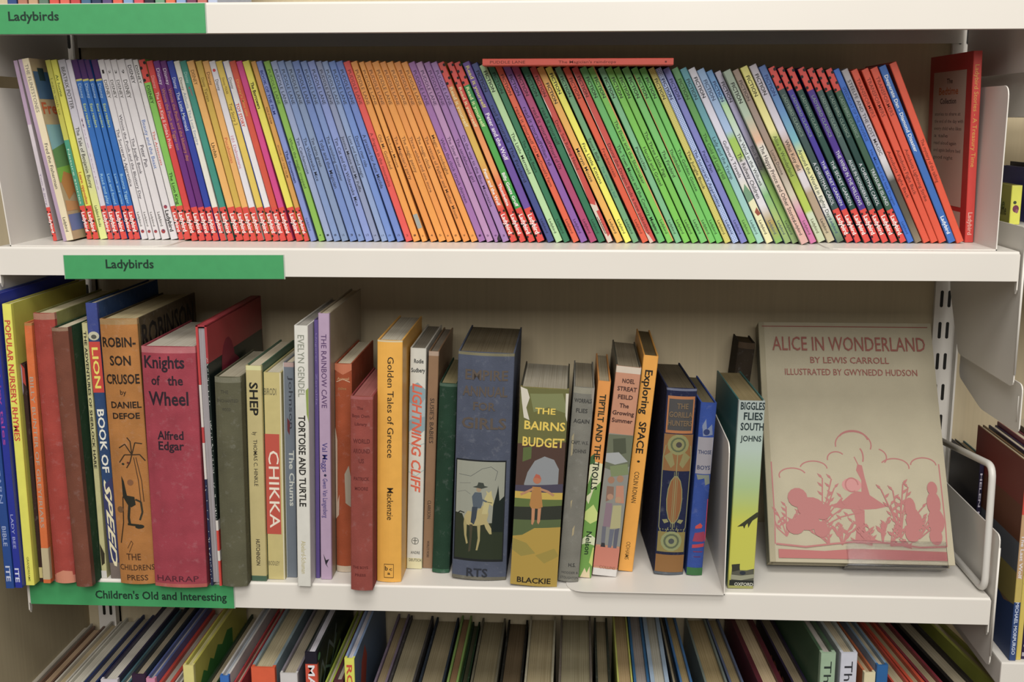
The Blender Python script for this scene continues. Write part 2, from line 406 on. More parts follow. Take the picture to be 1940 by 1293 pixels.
# green shelf labels in their holders
GREEN = '2FA45C'
def shelf_label(px0, py0, px1, py1, string, tx0, tx1, tyb, cap, z, label, tilt=0.0):
    y = -.0016
    a = aY(px0, (py0 + py1) / 2, y); b = aY(px1, (py0 + py1) / 2, y); wd = b.x - a.x
    root = empty('shelf_label', (a.x, y, z), Matrix.Rotation(tilt, 3, 'Y'))
    hh = cap[1]
    mb = MB(); mb.box((0, 0, -hh), (wd, .0009, 0), mat(GREEN, 'print', .5)); card = mb.build('card', root)
    mb = MB(); mb.box((-.001, .00095, -hh - .0003), (wd + .001, .0013, .0004), mat('B9C4B4', 'plastic')); mb.build('holder', root)
    p = Print(); L = aY(tx0, 0, y).x - a.x; Rr = aY(tx1, 0, y).x - a.x
    p.text(string, L, -tyb, (1, 0), (0, 1), Rr - L, cap[0], mat('1A3A2C', 'ink'), True)
    p.build('lettering', card, lambda a_, b_: (Vector((a_, 0, b_)), Vector((0, -1, 0))))
    return tag(root, label, 'shelf label', 'green shelf labels')
shelf_label(-40, 20, 389, 68, 'Ladybirds', 13, 109, .0140, (.0082, .0258), Z_TOP - .0010, 'green label on the edge of the uppermost shelf')
shelf_label(122, 486, 537, 530, 'Ladybirds', 165, 260, .0120, (.0085, .0222), Z_MID - .0078, 'green label on the edge of the shelf of slim books', -.006)
shelf_label(57, 1098, 442, 1148, "Children's Old and Interesting", 95, 370, .0165, (.0085, .0242), Z_LOW - .0030, 'green label partly covered by overhanging old books')

# L-shaped steel bookends
def bookend(x, y0, z, base_dir, base_len, h, d, label, bend=0.0):
    root = empty('metal_bookend', (x, y0, z)); th = .0010
    def rr(c, r, skip=()):
        out = []
        n = len(c)
        for i in range(n):
            a, b, e = Vector(c[i - 1]), Vector(c[i]), Vector(c[(i + 1) % n])
            if i in skip: out.append(b); continue
            p0 = b + (a - b).normalized() * r; p1 = b + (e - b).normalized() * r
            for k in range(7): s = k / 6; out.append(p0 * (1 - s) ** 2 + b * 2 * s * (1 - s) + p1 * s * s)
        return out
    mb = MB(); mb.prism([(p[1] * bend, p[0], p[1]) for p in rr([(0, 0), (d, 0), (d, h), (0, h)], .012, (0, 1))], (th * base_dir, 0, 0), WHITE_METAL); mb.build('upright_plate', root)
    mb = MB(); mb.prism([(p[0] * base_dir, p[1], 0) for p in rr([(0, 0), (0, d), (base_len, d), (base_len, 0)], .020, (0, 1))], (0, 0, th), WHITE_METAL); mb.build('base_plate', root)
    return tag(root, label, 'bookend', 'pressed steel bookends')
bookend(-.5345, .0035, Z_MID + .0001, 1, .150, .147, .150, 'white steel bookend the first slim books lean on, bent outward', -.088)
bookend(.3788, .0085, Z_MID + .0001, -1, .150, .146, .150, 'white steel bookend behind the red standing book')
# ---------------------------------------------------------------- the long row of slim books on the middle shelf
RED, BLK, WHT = 'E23A2C', '1E1A1C', 'F4EEEA'
ROWA = 'slim books leaning in the long row'
YS = .0555
TOPY = [(25, 118), (109, 117), (250, 117), (500, 118), (640, 119), (780, 121), (880, 121), (910, 126), (1000, 130), (1120, 131), (1230, 132), (1305, 133), (1350, 139), (1385, 136), (1420, 129),
        (1455, 133), (1560, 136), (1610, 138), (1640, 136), (1660, 132), (1680, 127), (1690, 122)]
def topy(x):
    for (a, p), (b, q) in zip(TOPY, TOPY[1:]):
        if x <= b: return p + (q - p) * max(0, (x - a)) / (b - a)
    return TOPY[-1][1]
INKG, INKB = '4A4640', '2A2826'
A = []
def bk(bl, br, tl, tr, col, style, label, ex=(), **kw): A.append((bl, br, tl, tr, col, style, label, ex, kw))
def T(s, v0, v1, col=BLK, cf=.52, bold=False): return ('v', s, .5 - cf / 2, v0, v1, cf, col, bold)
E_SER = lambda n: T('Ladybird', .845, .955, WHT, .5, True)
bk(101, 109, 25, 32, 'CFC4CC', 'R', 'pale grey and lilac slim spine with a red foot, first against the end plate', [T('Tom & Jerry', .62, .80, '8C7C9C', .4)], zones=[(0, .35, 'B79AB8')], dy=-.016)
bk(165, 175.5, 85, 95, 'C9C432', 'R', 'slim spine, yellow above and teal below with a red foot', [T('Learn with us', .10, .30, '8A8A2A', .5), T('Nature stories', .49, .80, 'BFE0C8', .4)], zones=[(.44, .81, '3E9C7C')])
bk(176.5, 187.5, 95.5, 107, 'E2DE2C', 'R', 'bright yellow slim spine with red words low down and a red foot', [T('At home', .08, .20, '5A6A2A', .5), T('Learn opposites', .62, .80, 'C8541E', .5, True)])
bk(190, 204, 109, 123, 'C9C6D0', 'x', 'slim spine fading from grey at the top to pale lime at the foot, black words', [T('BEATRIX POTTER', .04, .27, INKG), T('The Tale of Benjamin Bunny', .37, .71, INKB), T('Ladybird Books', .81, .93, INKB, .42)], grad=[(0, 'BDBAC2'), (.35, 'CFCBD8'), (.62, 'CFD0A0'), (.75, 'DCE07E'), (1, 'E0E884')])
bk(205, 215.5, 124, 133.5, 'D5CFDA', 'R', 'plain whitish slim spine with a red foot, before the four blue ones with purple tops', [T('More stories', .32, .72, 'B79CB8', .3)])
for i, (b0, b1, t0, t1, nm, ti) in enumerate([(216.5, 228.5, 134.5, 146, 'first', 'Read and play'), (230, 242, 147, 158, 'second', 'Lost and found'), (245, 253.5, 159.5, 171, 'third', 'Look and write'), (254.5, 267, 172, 183.5, 'fourth', 'Bouncy Tigger')]):
    bk(b0, b1, t0, t1, '1E6CC0', 'R', nm + ' of the four blue slim spines with purple tops and red feet', [T('Disney', .13, .21, 'A8C8E4', .5), T('Easy readers', .24, .37, 'C8DC70', .45), T(ti, .63, .80, '9CD0EE', .45)], zones=[(0, .105, '4A1A62'), (.105, .115, 'C8C058')])
for b0, b1, t0, t1, dg, ti, v0, v1, nm in [(268.5, 280.8, 184.5, 196.5, '1', "The Sorcerer's Apprentice", .38, .70, 'white slim spine next to the last blue one with a purple top'), (281.3, 293, 197, 208, '2', 'Winnie the Pooh and the Blustery Day', .30, .77, 'white slim spine with the longest black title of the white ones'), (293.5, 306, 208.5, 220, '3', 'The Jungle Book', .43, .63, 'white slim spine with three boxed at its top and a short black title'), (306.5, 323, 220.5, 235, '9', 'Peter Pan', .47, .59, 'broad white slim spine with a very short black title at mid height')]:
    bk(b0, b1, t0, t1, 'DDD8DA', 'W', nm, [T(dg, .055, .075, INKB, .35), T('DISNEY', .11, .21, INKG), T(ti, v0, v1, '4A4450')])
bk(323.8, 337, 236, 250, 'DDD8DA', 'w', 'white slim spine with a pale blue title and bold black foot lettering', [T('DISNEY', .03, .13, INKB), T('Beauty and the Beast', .33, .60, '5E7EC0')])
bk(338.8, 348, 251, 261, 'DEDAD8', 'R', 'white slim spine with a red title and a red foot', [T('DISNEY', .03, .13, INKB), T('The Aristocats', .39, .58, 'D84A3C')])
bk(349.5, 361.5, 262, 275, '7CC440', 'RT', 'grass green slim spine with a red spotted top and a red foot', [T('DISNEY', .14, .24, '1E3A14'), T('The Lion King', .62, .80, '1E2A18')])
bk(363, 375.5, 276.5, 288, 'DC342E', 'R', 'all red slim spine with pale words beside a purple pair', [T('Disney', .08, .15, 'E89A90'), T('The Lion King II Simba\'s Pride', .17, .48, 'F2D8D0')])
bk(377, 389.5, 289.5, 301.5, '6E2480', 'R', 'first purple slim spine of the purple pair, orange words', [T('Disney', .04, .13, 'D8CADA'), T('Winnie the Pooh and Tigger too', .15, .49, 'C87C4C')])
bk(390.5, 402, 302.5, 314.5, '6A2276', 'R', 'second purple slim spine of the purple pair, orange words, against a deep blue one', [T('Disney', .04, .13, 'D8CADA'), T('Winnie the Pooh and the blustery day', .15, .55, 'C87C4C')])
bk(403.5, 417.5, 315.5, 327.5, '2840A8', 'R', 'deep blue slim spine with a white title and a red foot', [T('Disney', .09, .15, 'C8D0E8'), T('The Little Mermaid', .17, .38, 'D8E0F0')])
bk(418, 431, 328.5, 339, 'E4E0D2', 'R', 'ivory slim spine with a faint blue title and a red foot', [T('Disney', .09, .16, '5A5A50'), T('Atlantis The Lost Empire', .17, .46, '8C9CB4')])
bk(432, 446, 340, 352, '2E9280', 'R', 'plain teal slim spine with a red foot', [T('Disney', .06, .12, '9CCFC0')], art=[('l', [(.3, .15), (.5, .14), (.6, .19)], .12, 'B0605C')])
bk(447.5, 460.5, 353, 367.5, 'EEB052', 'R', 'light orange slim spine with one short dark word at mid height', [T('DISNEY', .05, .13, '7A5224'), T('Urchin', .45, .53, '2E2418')])
bk(462, 473.5, 369.5, 382, 'D2AC28', 'R', 'mustard slim spine between two light orange ones', [T('Disney', .09, .14, '8A6E1A'), T('Tarzan', .15, .22, '8A6E1A')])
bk(474.8, 487.5, 383, 394.5, 'EEAE50', 'R', 'light orange slim spine with one orange red word at mid height', [T('Disney', .06, .13, '6A4A24'), T('Pocahontas', .42, .56, 'D8642C')])
bk(488.3, 502.5, 395.5, 407, 'E2DEE4', 'R', 'white slim spine with a pink title at mid height and a red foot', [T('Disney', .10, .16, '4A4A50'), T('101 Dalmatians', .41, .59, 'D88498')], art=[('e', .5, .05, .25, .25, 'D83A44')])
bk(503.5, 516.8, 408, 420.5, 'E4C436', 'R', 'yellow slim spine with a brown title near the top and a red foot', [T('Disney PIXAR', .09, .18, '8A7420', .4), T('Toy Story 2', .23, .35, '7A6420')])
bk(517.5, 530, 421, 433, 'E6E2E4', 'R', 'white slim spine with a blue edge and red capitals near the top', [T('Disney', .09, .15, '6A6A66'), T('TOY STORY', .23, .36, 'DC5040', .55, True)], art=[('r', 0, 0, .13, .81, '24408C')])
bk(531, 544, 434, 446, 'DA4A28', 'R', 'orange red slim spine with small yellow words beside the magenta one', [T("Disney's", .10, .20, 'E8A83C', .4), T('More tales', .21, .30, 'E8A83C', .4)])
bk(545, 559, 446.8, 458, 'D83488', 'R', 'magenta slim spine with a red foot and no words above it')
bk(562, 575, 458.8, 471.5, 'E8DC2C', 'R', 'lemon yellow slim spine with a black title near the top and a red foot', [T('The Borrowers', .115, .26, '1E1E14', .5, True)])
bk(577, 588, 475, 484, 'D89A30', 'R', 'narrow amber slim spine with dark words and a red foot, next to the periwinkle one', [T('BOOK OF THE FILM', .25, .34, '8A5A24', .4), T('BOOK OF THE FILM', .46, .64, '9A6A2A', .4)])
bk(589, 600, 485, 495.5, '8090D2', 'x', 'periwinkle slim spine with dark blue words, next to the lime one', [T('BOOK OF THE FILM', .05, .29, '2C3C88', .5, True), T('The Snowman', .49, .67, '28366E', .5, True), T('Ladybird', .87, .94, '3A4A8C', .4)])
def PL(title, v0, v1, num, ink='2E3446'): return [T('PUDDLE LANE', .045, .235, ink, .5), T(title, v0, v1, ink, .5), ('h', num, .32, .68, .972, .32, ink)]
bk(604.5, 616, 499, 510.5, '84BA38', 'x', 'lime green slim spine between the periwinkle one and the run of blues', PL('When the magic stopped', .42, .70, '4', '4A6A24'))
blues = [(619, 631.5, 512, 524, '95A5CC', 'Tim Catchamouse', .42, .62, '1', 'first'), (633, 646, 525, 537.5, '7C96C8', 'The Wideawake Mice', .42, .66, '8', 'second'), (648, 661, 539, 551.5, '8096BC', 'Tim turns green', .42, .58, '12', 'third'),
 (663.5, 677.5, 552.8, 566.5, '6E8ACA', 'Toby and the Magician', .43, .70, '3', 'fourth'), (679, 691.5, 568.5, 580.5, '7893CC', 'The vanishing monster', .41, .66, '5', 'fifth'), (693.5, 707.5, 582, 595.5, '8598D6', 'Tim Cat and the Wideawake Mice', .42, .80, '13', 'sixth'),
 (709, 722, 597.5, 608.5, '8C98BC', 'Jessica Mouse and Mr Puffle', .41, .72, '14', 'seventh'), (723.5, 734.5, 609.5, 621, '8AA2D0', 'Lost and found magic', .41, .64, '11', 'eighth'), (736, 750.5, 622, 634.5, '6E90D6', "Danny's river ride", .41, .58, '16', 'ninth'), (753, 767.5, 635.8, 649, '6C88D2', 'A present for Aunt Matilda', .40, .70, '15', 'tenth')]
for b0, b1, t0, t1, c, ti, v0, v1, n, o in blues:
    bk(b0, b1, t0, t1, c, 'x', o + ' slim blue spine after the lime one, in the run of ten blues' if o != 'tenth' else 'last slim blue spine of the run, touching the lone red one', PL(ti, v0, v1, n))
bk(769.5, 782.5, 650, 663, 'EC4A42', 'x', 'lone red slim spine between the run of blues and the run of oranges', PL('A dragon in the mountains', .39, .69, '2', '8A2A2A'))
ors = [(784, 796.8, 664, 677, 'Old Mr Gotobed', .40, .59, '1', 'first slim orange spine, touching the lone red one'), (800, 814.5, 679.5, 689.5, 'Hickory Mouse', .41, .58, '2', 'slim orange spine with a grey sticker near its foot'),
 (816.5, 829.5, 690.5, 703, "The Magician's party", .41, .65, '4', 'slim orange spine just past the one with the grey sticker'), (832, 846.3, 704, 718, 'The magic penny', .41, .61, '5', 'slim orange spine with a small five at its foot, fourth of the oranges'),
 (847.3, 860, 719, 731, 'Three wishes and one more', .41, .72, '6', 'slim orange spine with a small six at its foot, fifth of the oranges'), (861.8, 875.8, 732, 745, 'The magic clock', .41, .59, '8', 'slim orange spine with a small eight at its foot, sixth of the oranges'),
 (878.3, 892, 746, 759, 'The rescue of Father and Mother Mouse', .41, .87, '9', 'slim orange spine with the longest title of the oranges'), (893.7, 906, 759.8, 772.5, 'Magic at midnight', .40, .62, '10', 'last slim orange spine, touching the first mauve one')]
for i, (b0, b1, t0, t1, ti, v0, v1, n, la) in enumerate(ors):
    bk(b0, b1, t0, t1, ['F29A24', 'F49E26', 'EE9222', 'F29A20', 'F09424', 'F49C2C', 'EE9020', 'F29A28'][i], 'x', la, PL(ti, v0, v1, n, '7A4A1C'), art=[('r', .06, .845, .94, .925, '9CA29C')] if i == 1 else ())
for i, (b0, b1, t0, t1, ti, v0, v1, n, la) in enumerate([(907.8, 921.3, 773.3, 786.5, 'When the clock struck thirteen', .42, .78, '1', 'first mauve slim spine, touching the oranges'), (922.8, 936, 787.5, 800.5, 'The Silver River', .41, .58, '5', 'palest mauve slim spine, second of four'),
   (938, 951, 802.5, 815, 'The sandalwood girl', .42, .66, '9', 'mauve slim spine with a chewed corner at its foot'), (953, 966.3, 815.8, 828.5, 'On the way to the Blue Mountains', .40, .80, '3', 'last mauve slim spine, touching the red spotted tops')]):
    bk(b0, b1, t0, t1, ['A46CB0', 'BC8CBC', 'A472B2', 'A67CBA'][i], 'x', la, PL(ti, v0, v1, n, '4A2A5A'), art=[('p', [(.55, .985), (1, .965), (1, 1), (.5, 1)], '2A2226')] if i == 2 else ())
RY = lambda c1, ti, v0, v1, c2=WHT: [T('Read it yourself', .135, .355, c1, .52, True), T(ti, v0, v1, c2, .5, True)]
bk(968.3, 981, 829.5, 842.5, 'E0A428', 'RTn', 'slim spine with a red spotted top running into amber, first of the three spotted tops', RY('F2DCA0', 'Peter and the Wolf', .59, .795), grad=[(0, 'E23A2C'), (.12, 'E23A2C'), (.15, 'E0862C'), (.30, 'E0A428'), (.5, 'DCB42C'), (.75, 'EE7A30'), (.82, 'E23A2C'), (1, 'E23A2C')])
bk(986, 998, 847, 858, 'E25A2C', 'RTn', 'slim spine with a red spotted top, pale title on orange, second of three', RY('F2D8A0', 'Thumbelina', .67, .795), grad=[(0, 'E23A2C'), (.2, 'E23A2C'), (.4, 'EE9040'), (.6, 'F09848'), (.7, 'E8502C'), (1, 'E23A2C')])
bk(1002.5, 1014.5, 860, 874, '3EA83C', 'RT', 'slim spine with a red spotted top and a broad green middle', RY('D8F0A0', 'Billy Goats Gruff', .61, .80), grad=None, zones=[(.125, .22, '1E9448'), (.7, .81, '1E9E3C')])
bk(1019, 1032.5, 876, 892, '6E4AA6', 'R', 'violet slim spine with yellow and white words and a red foot', [T('Read it yourself', .02, .25, 'D8CC70', .5, True), T('Peter and the Wolf', .28, .54, 'E8E0F0', .56, True)])
FI = lambda ti, v0, v1, ink=INKB, f0=.05, ser='': [T('FICTION', f0, f0 + .115, ink, .5, True)] + ([T('read it yourself', .23, .44, ink, .55)] if ser == 'r' else []) + ([T(ti, v0, v1, ink, .5)] if ti else []) + [T('Ladybird', .87, .95, ink, .4)]
bk(1038.5, 1051, 893, 907, '3E4C8E', 'x', 'slate blue slim spine beside the pale green one', FI('The Firebird', .46, .66, '1C2040', .04, 'r'))
bk(1054, 1066.8, 908, 922.5, 'B4DC9E', 'x', 'pale green slim spine with crisp black words among dark ones', FI('The Little Mermaid', .38, .61, '22301E', .035))
bk(1069, 1081, 924, 936.8, '267A52', 'x', 'bottle green slim spine between the pale green and the orange one', FI('The Three Bears', .42, .6, '123A26', .04))
bk(1086.5, 1098, 938, 952, 'EA5A2C', 'x', 'orange slim spine with a dark two part title, past a bottle green one', FI("Old MacDonald's Farm", .45, .68, '7A2A1C', .05, 'r'))
bk(1101, 1115, 953, 967, '8E5AB0', 'x', 'purple slim spine between the orange and the raspberry one', FI('William Tell', .44, .56, '3A2250', .05, 'r'))
bk(1119, 1133, 969, 983.5, 'B43C6E', 'x', 'raspberry slim spine between the purple and the dark green one', FI('Wizard of Oz', .44, .58, '5A1A38', .05, 'r'))
bk(1134.8, 1148, 987, 1001.5, '1E7650', 'x', 'dark green slim spine next to the torn red one', FI('', 0, 0, '0E3A28', .05, 'r'))
bk(1151, 1164.5, 1003.5, 1016, 'CE4236', 'x', 'torn red slim spine with white paper showing near its foot', FI('Deep Sea Riding Hood', .30, .58, '6A1E1A', .05), art=[('p', [(0, .77), (.75, .79), (.95, .765), (.9, .82), (.45, .82), (.5, .97), (.95, .96), (.9, 1), (.1, 1), (.05, .9)], 'D8C8B8'), ('p', [(0, .14), (.1, .18), (.18, .25), (.05, .28), (0, .2)], 'E0D8CC'), ('p', [(0, .3), (.12, .4), (.15, .62), (0, .75)], 'C8B4A4'), ('l', [(.15, .85), (.32, .95)], .1, '3A2A24')])
bk(1168.5, 1182, 1017, 1031, 'F0B038', 'x', 'amber slim spine between the torn red and the lemon one', FI('Mervyn Mouse', .46, .65, INKB, .09))
bk(1185, 1197.5, 1033, 1047, 'F2EE38', 'x', 'lemon yellow slim spine with black words beside a grey green one', FI('Five Little Kittens', .43, .66, INKB, .035))
bk(1200, 1212, 1051, 1063, '6AA876', 'x', 'grey green slim spine beside the lemon one', FI('Sport Billy', .40, .53, '22402C', .05) + [T('The Whizzing Ball', .56, .74, '3E8A78', .45)])
bk(1217.5, 1230, 1066, 1080, 'E6501E', 'x', 'bright orange slim spine beside the second torn red one', FI('Frankenstein', .46, .62, '7A2410', .06))
bk(1231.5, 1244.5, 1083, 1096, 'D04438', 'x', 'red slim spine with a white scuffed edge, first before the run of greens', FI('Danny the Dragon finds a new job', .43, .87, '6A1E1A', .05), art=[('r', 0, .02, .08, .94, 'D8BCAC'), ('p', [(0, .93), (.4, .96), (.6, 1), (0, 1)], 'D8BCAC')])
gr = [(1248, 1262, 1098, 1112.5, '5EBA5E', 'The Town Mouse and the Country Mouse', .44, .93, '', 'first slim green spine, touching the scuffed red one'), (1265, 1279.5, 1113.5, 1126.5, '72C840', 'The Elves and the Shoemaker', .30, .66, 'o', 'slim green spine with an orange line down one edge, second of the greens'),
 (1281, 1293.5, 1133, 1145, '74BC86', 'Pinocchio', .45, .58, '', 'bluish green slim spine with one short word, third of the greens'), (1296, 1309.5, 1146.8, 1160.5, '70C838', 'Hansel and Gretel', .45, .67, '', 'vivid green slim spine just past the bluish green one'), (1312, 1325, 1162, 1175, '6EC23C', 'The Three Little Pigs', .36, .62, '', 'slim green spine, fifth of the greens counted from the scuffed red one'),
 (1328, 1342.5, 1178, 1192.5, '6CC45E', 'The Firebird', .47, .62, '', 'slim green spine with the blackest title among the greens'), (1344.5, 1357.5, 1195.5, 1209, '66C450', 'Thumbelina', .46, .59, 'l', 'slim green spine with a thin orange edge, seventh of the greens'), (1358.5, 1371.5, 1211, 1224.5, '64C44C', 'The Golden Goose', .46, .70, '', 'last plain slim green spine, touching the yellow checked one')]
for b0, b1, t0, t1, c, ti, v0, v1, fl, la in gr:
    bk(b0, b1, t0, t1, c, 'x', la, FI(ti, v0, v1, '2A4020', .055), art=[('r', .85, .0, 1, 1, 'E09A50')] if fl == 'o' else [('r', 0, .03, .07, 1, 'D88848')] if fl == 'l' else ())
bk(1374, 1387.5, 1228, 1240.5, 'D8C84C', 'x', 'slim spine checked yellow, greener at the top', FI('The Jungle Book', .47, .69, '4A4A1E', .06), chk=('E4CE50', 'B8B84C'))
bk(1389, 1401, 1241.5, 1255, 'B4C4E8', 'x', 'slim spine checked blue and white, rounded at the foot', FI("The Sorcerer's Apprentice", .46, .79, '2A3060', .06), chk=('5C84D0', 'CED8F0'))
bk(1404.5, 1417, 1256, 1270.5, '7A7EC8', 'x', 'lavender blue slim spine just past the checked pair', FI('Peter Pan', .47, .59, '34366A', .06))
bk(1420.5, 1434, 1272, 1287, '62B03C', 'x', 'leaf green slim spine past the lavender blue one', FI('The Cold of Long Hill', .37, .63, '2C5A1E', .06), grad=[(0, '4C8A4C'), (.4, '56A83C'), (1, '7CC04C')])
bk(1435.5, 1449, 1288, 1302.5, '86BEBE', 'x', 'pale blue green slim spine beside the white one', FI('Lady and the Tramp', .39, .63, '2A4A52', .06), grad=[(0, '3E8E9C'), (.4, '64A8B4'), (.7, '94C8C8'), (1, '98D0BC')])
bk(1452.5, 1467, 1303.5, 1318.5, 'D6D4E0', 'x', 'whitish slim spine turning cream with a small picture near its foot', FI('Gulliver\'s Travels', .41, .62, '34323A', .05), grad=[(0, 'C4C2CC'), (.3, 'DAD8EA'), (.62, 'D8D4DC'), (.74, 'E8E4B8'), (1, 'EAE2A4')], art=[('p', [(0, .70), (.6, .66), (1, .72), (1, .75), (0, .76)], '6E9A78'), ('p', [(.3, .82), (.8, .80), (1, .84), (.5, .845)], '9A4A34')])
bk(1470, 1485, 1320, 1336.5, '94B4DC', 'x', 'slim spine sky blue above, lime patch and white title below', FI('', 0, 0, '46587A', .06) + [T('The Railway Children', .48, .74, '26262E', .55)], grad=[(0, '7EA2CC'), (.35, 'A4C2EA'), (.40, '9CC83C'), (.50, 'A4C840'), (.53, 'CFC8D0'), (.78, 'E0DCE4'), (.88, 'B49A4C'), (1, '7EB84C')])
bk(1488, 1500.5, 1338, 1351, '5E94CC', 'x', 'slim spine with blue top, pale green middle and grassy foot', FI('', 0, 0, '2A3E6A', .06) + [T('The Wind in the Willows', .36, .66, '2A3034', .55)], grad=[(0, '4E86BC'), (.14, '6AA2DC'), (.20, 'B0DC9C'), (.4, 'D0DCDC'), (.62, 'DDE2E6'), (.72, '7EBC74'), (.85, 'A8C064'), (1, '8EAC64')])
bk(1502, 1515, 1354, 1367.5, 'A49EC6', 'x', 'slim spine lilac above, dark in the middle and green below', FI('Black Beauty', .43, .57, '2E2A38', .06), grad=[(0, 'AAA4B4'), (.3, 'A8A2CC'), (.45, '8A8490'), (.55, '5A5650'), (.63, '7AA838'), (.85, '90C054'), (1, '8CA864')])
bk(1518.5, 1534.5, 1370, 1386.5, 'A8B89C', 'x', 'broader slim spine grey green on top turning salmon pink, set forward', FI('', 0, 0, '2A3028', .07) + [T('The Happy Prince and Other Stories', .43, .87, '3A3034', .55)], grad=[(0, '8C9C88'), (.25, 'A8BCA4'), (.40, 'E2AE8C'), (.44, 'DCD8CC'), (.65, 'E0C8B4'), (.85, 'E4B8A4'), (1, 'DCA8A0')], dy=-.008)
bk(1535.8, 1549.5, 1387.5, 1400.5, 'A08878', 'x', 'brown slim spine with a pink lower third', FI('Lorna Doone', .46, .60, '5A4A44', .06), grad=[(0, '98806E'), (.3, 'A08A7E'), (.5, 'A88C74'), (.62, 'B8A898'), (.72, 'D8CCB4'), (.80, 'DCA0B4'), (.84, 'D878B4'), (1, 'D66CA4')])
bk(1550.5, 1566.5, 1402, 1417.5, 'E8E070', 'x', 'pale yellow slim spine with green patches below', FI('', 0, 0, '5A5624', .05) + [T('Alice in Wonderland', .39, .62, '4A5A24', .5)], grad=[(0, 'DCD45C'), (.36, 'EEE692'), (.42, '8AA824'), (.58, '8CA42C'), (.72, 'B4CC2C'), (.82, 'B2CC34'), (.84, 'CCD8BC'), (1, 'C2CCA0')])
bk(1568.5, 1584, 1419, 1434.5, 'C6BEC6', 'x', 'grey slim spine with a tan picture band halfway and a brownish foot', FI('What Katy did', .42, .59, '3A3630', .05), grad=[(0, 'BAB2BC'), (.36, 'D8D2E2'), (.45, 'C09A7C'), (.58, 'D8B08C'), (.61, 'DAD4DC'), (.68, 'D8D0D4'), (.72, 'B49C7C'), (.85, 'B49A80'), (1, 'C8BE94')])
bk(1586.5, 1601, 1437, 1452.5, '4A72B8', 'x', 'slim spine deep blue on top running to yellow and white below', FI('', 0, 0, '2A4080', .05) + [T('Around the World in Eighty Days', .47, .87, '3A4A44', .52)], grad=[(0, '4468AC'), (.25, '5A90CC'), (.42, '70B8C4'), (.5, 'D4D870'), (.65, 'E4E0A4'), (.82, 'E0DEE0'), (.9, '7AA878'), (1, '5A6E54')])
for b0, b1, t0, t1, c, ti, v0, v1, la in [(1604.5, 1618.5, 1455, 1469.5, '35504E', 'A CHRISTMAS CAROL', .54, .785, 'slate green slim spine with a red spotted top, first of the spotted run'), (1621, 1632.5, 1473, 1486, '42309E', 'THE SECRET GARDEN', .53, .785, 'blue violet slim spine with a red spotted top, second of the spotted run'),
   (1638, 1650.5, 1490.5, 1505, '1C4A40', 'THE SECRET GARDEN', .53, .785, 'dark green slim spine with a red spotted top, between the two violet ones'), (1655, 1668.8, 1511, 1526, '4A2890', 'THE WIND IN THE WILLOWS', .47, .785, 'violet slim spine with a red spotted top, fourth of the spotted run'),
   (1672, 1684.5, 1529, 1542, '3E5A58', 'ALICE IN WONDERLAND', .52, .785, 'slate slim spine with a red spotted top, just past the violet ones'), (1688.5, 1702, 1546, 1560, '12403A', 'A CHRISTMAS CAROL', .54, .785, 'darkest green slim spine with a red spotted top, sixth of the spotted run'), (1706, 1719, 1564, 1577.5, '345C46', 'TREASURE ISLAND', .57, .785, 'mid green slim spine with a red spotted top, last of the spotted run')]:
    bk(b0, b1, t0, t1, c, 'RT', la, [T('LADYBIRD CLASSICS', .155, .39, '86A090', .46), T(ti, v0, v1, 'D8DCE4', .52)])
bk(1720.5, 1732.5, 1578.5, 1592, '2E6ED2', 'x', 'bright blue slim spine between the spotted run and the grey one', [T('SPEEDBOAT OF THE UNIVERSE', .10, .41, '1C4284', .5), T('He-Man and the lost Dragon', .46, .78, '1C4284', .45), T('Ladybird', .88, .95, '1C4284', .4)])
bk(1734.5, 1747, 1594, 1609.5, 'A8A4AC', 'x', 'slim spine pale grey above and dark mottled below, before the oranges', [T('STEELFE AND THE LOST MAGIC', .06, .49, '44444A', .52)], grad=[(0, 'AAA6AA'), (.40, 'B8B4C4'), (.52, 'D4D2D8'), (.60, 'B0AEB0'), (.64, '4A4A44'), (.85, '5A5444'), (1, '8A7A60')])
bk(1750, 1763, 1612, 1630, 'E4481C', 'x', 'first orange slim spine of three alike, touching the grey one', [T('TRANSFORMERS', .05, .27, '8A2A14', .55), T('Autobots Fight Back', .465, .74, '7A2410', .5)])
bk(1764.5, 1778, 1632, 1647.5, 'E4481C', 'x', 'middle orange slim spine of three alike', [T('TRANSFORMERS', .05, .27, '8A2A14', .55), T('Autobots Fight Back', .46, .72, '7A2410', .5)])
bk(1779.5, 1795, 1648.5, 1664, 'E4481C', 'x', 'third orange slim spine of three alike, touching the blue one', [T('TRANSFORMERS', .05, .27, '8A2A14', .5), T('Autobots Lightning Strike', .46, .76, '7A2410', .45)])
bk(1797.5, 1812, 1665, 1682, '2E6CC0', 'x', 'royal blue slim spine with white words between two oranges', [T('Desperate Dan - Diamond Disaster', .05, .48, 'DCE4EE', .5, True), T('Ladybird', .85, .95, 'E4ECF4', .5, True)])
bk(1813, 1827, 1685, 1701, 'E64A1A', 'x', 'last leaning orange slim spine, its outer side against nothing', [T('The mystery of the talking', .42, .66, '7A2410', .5)])

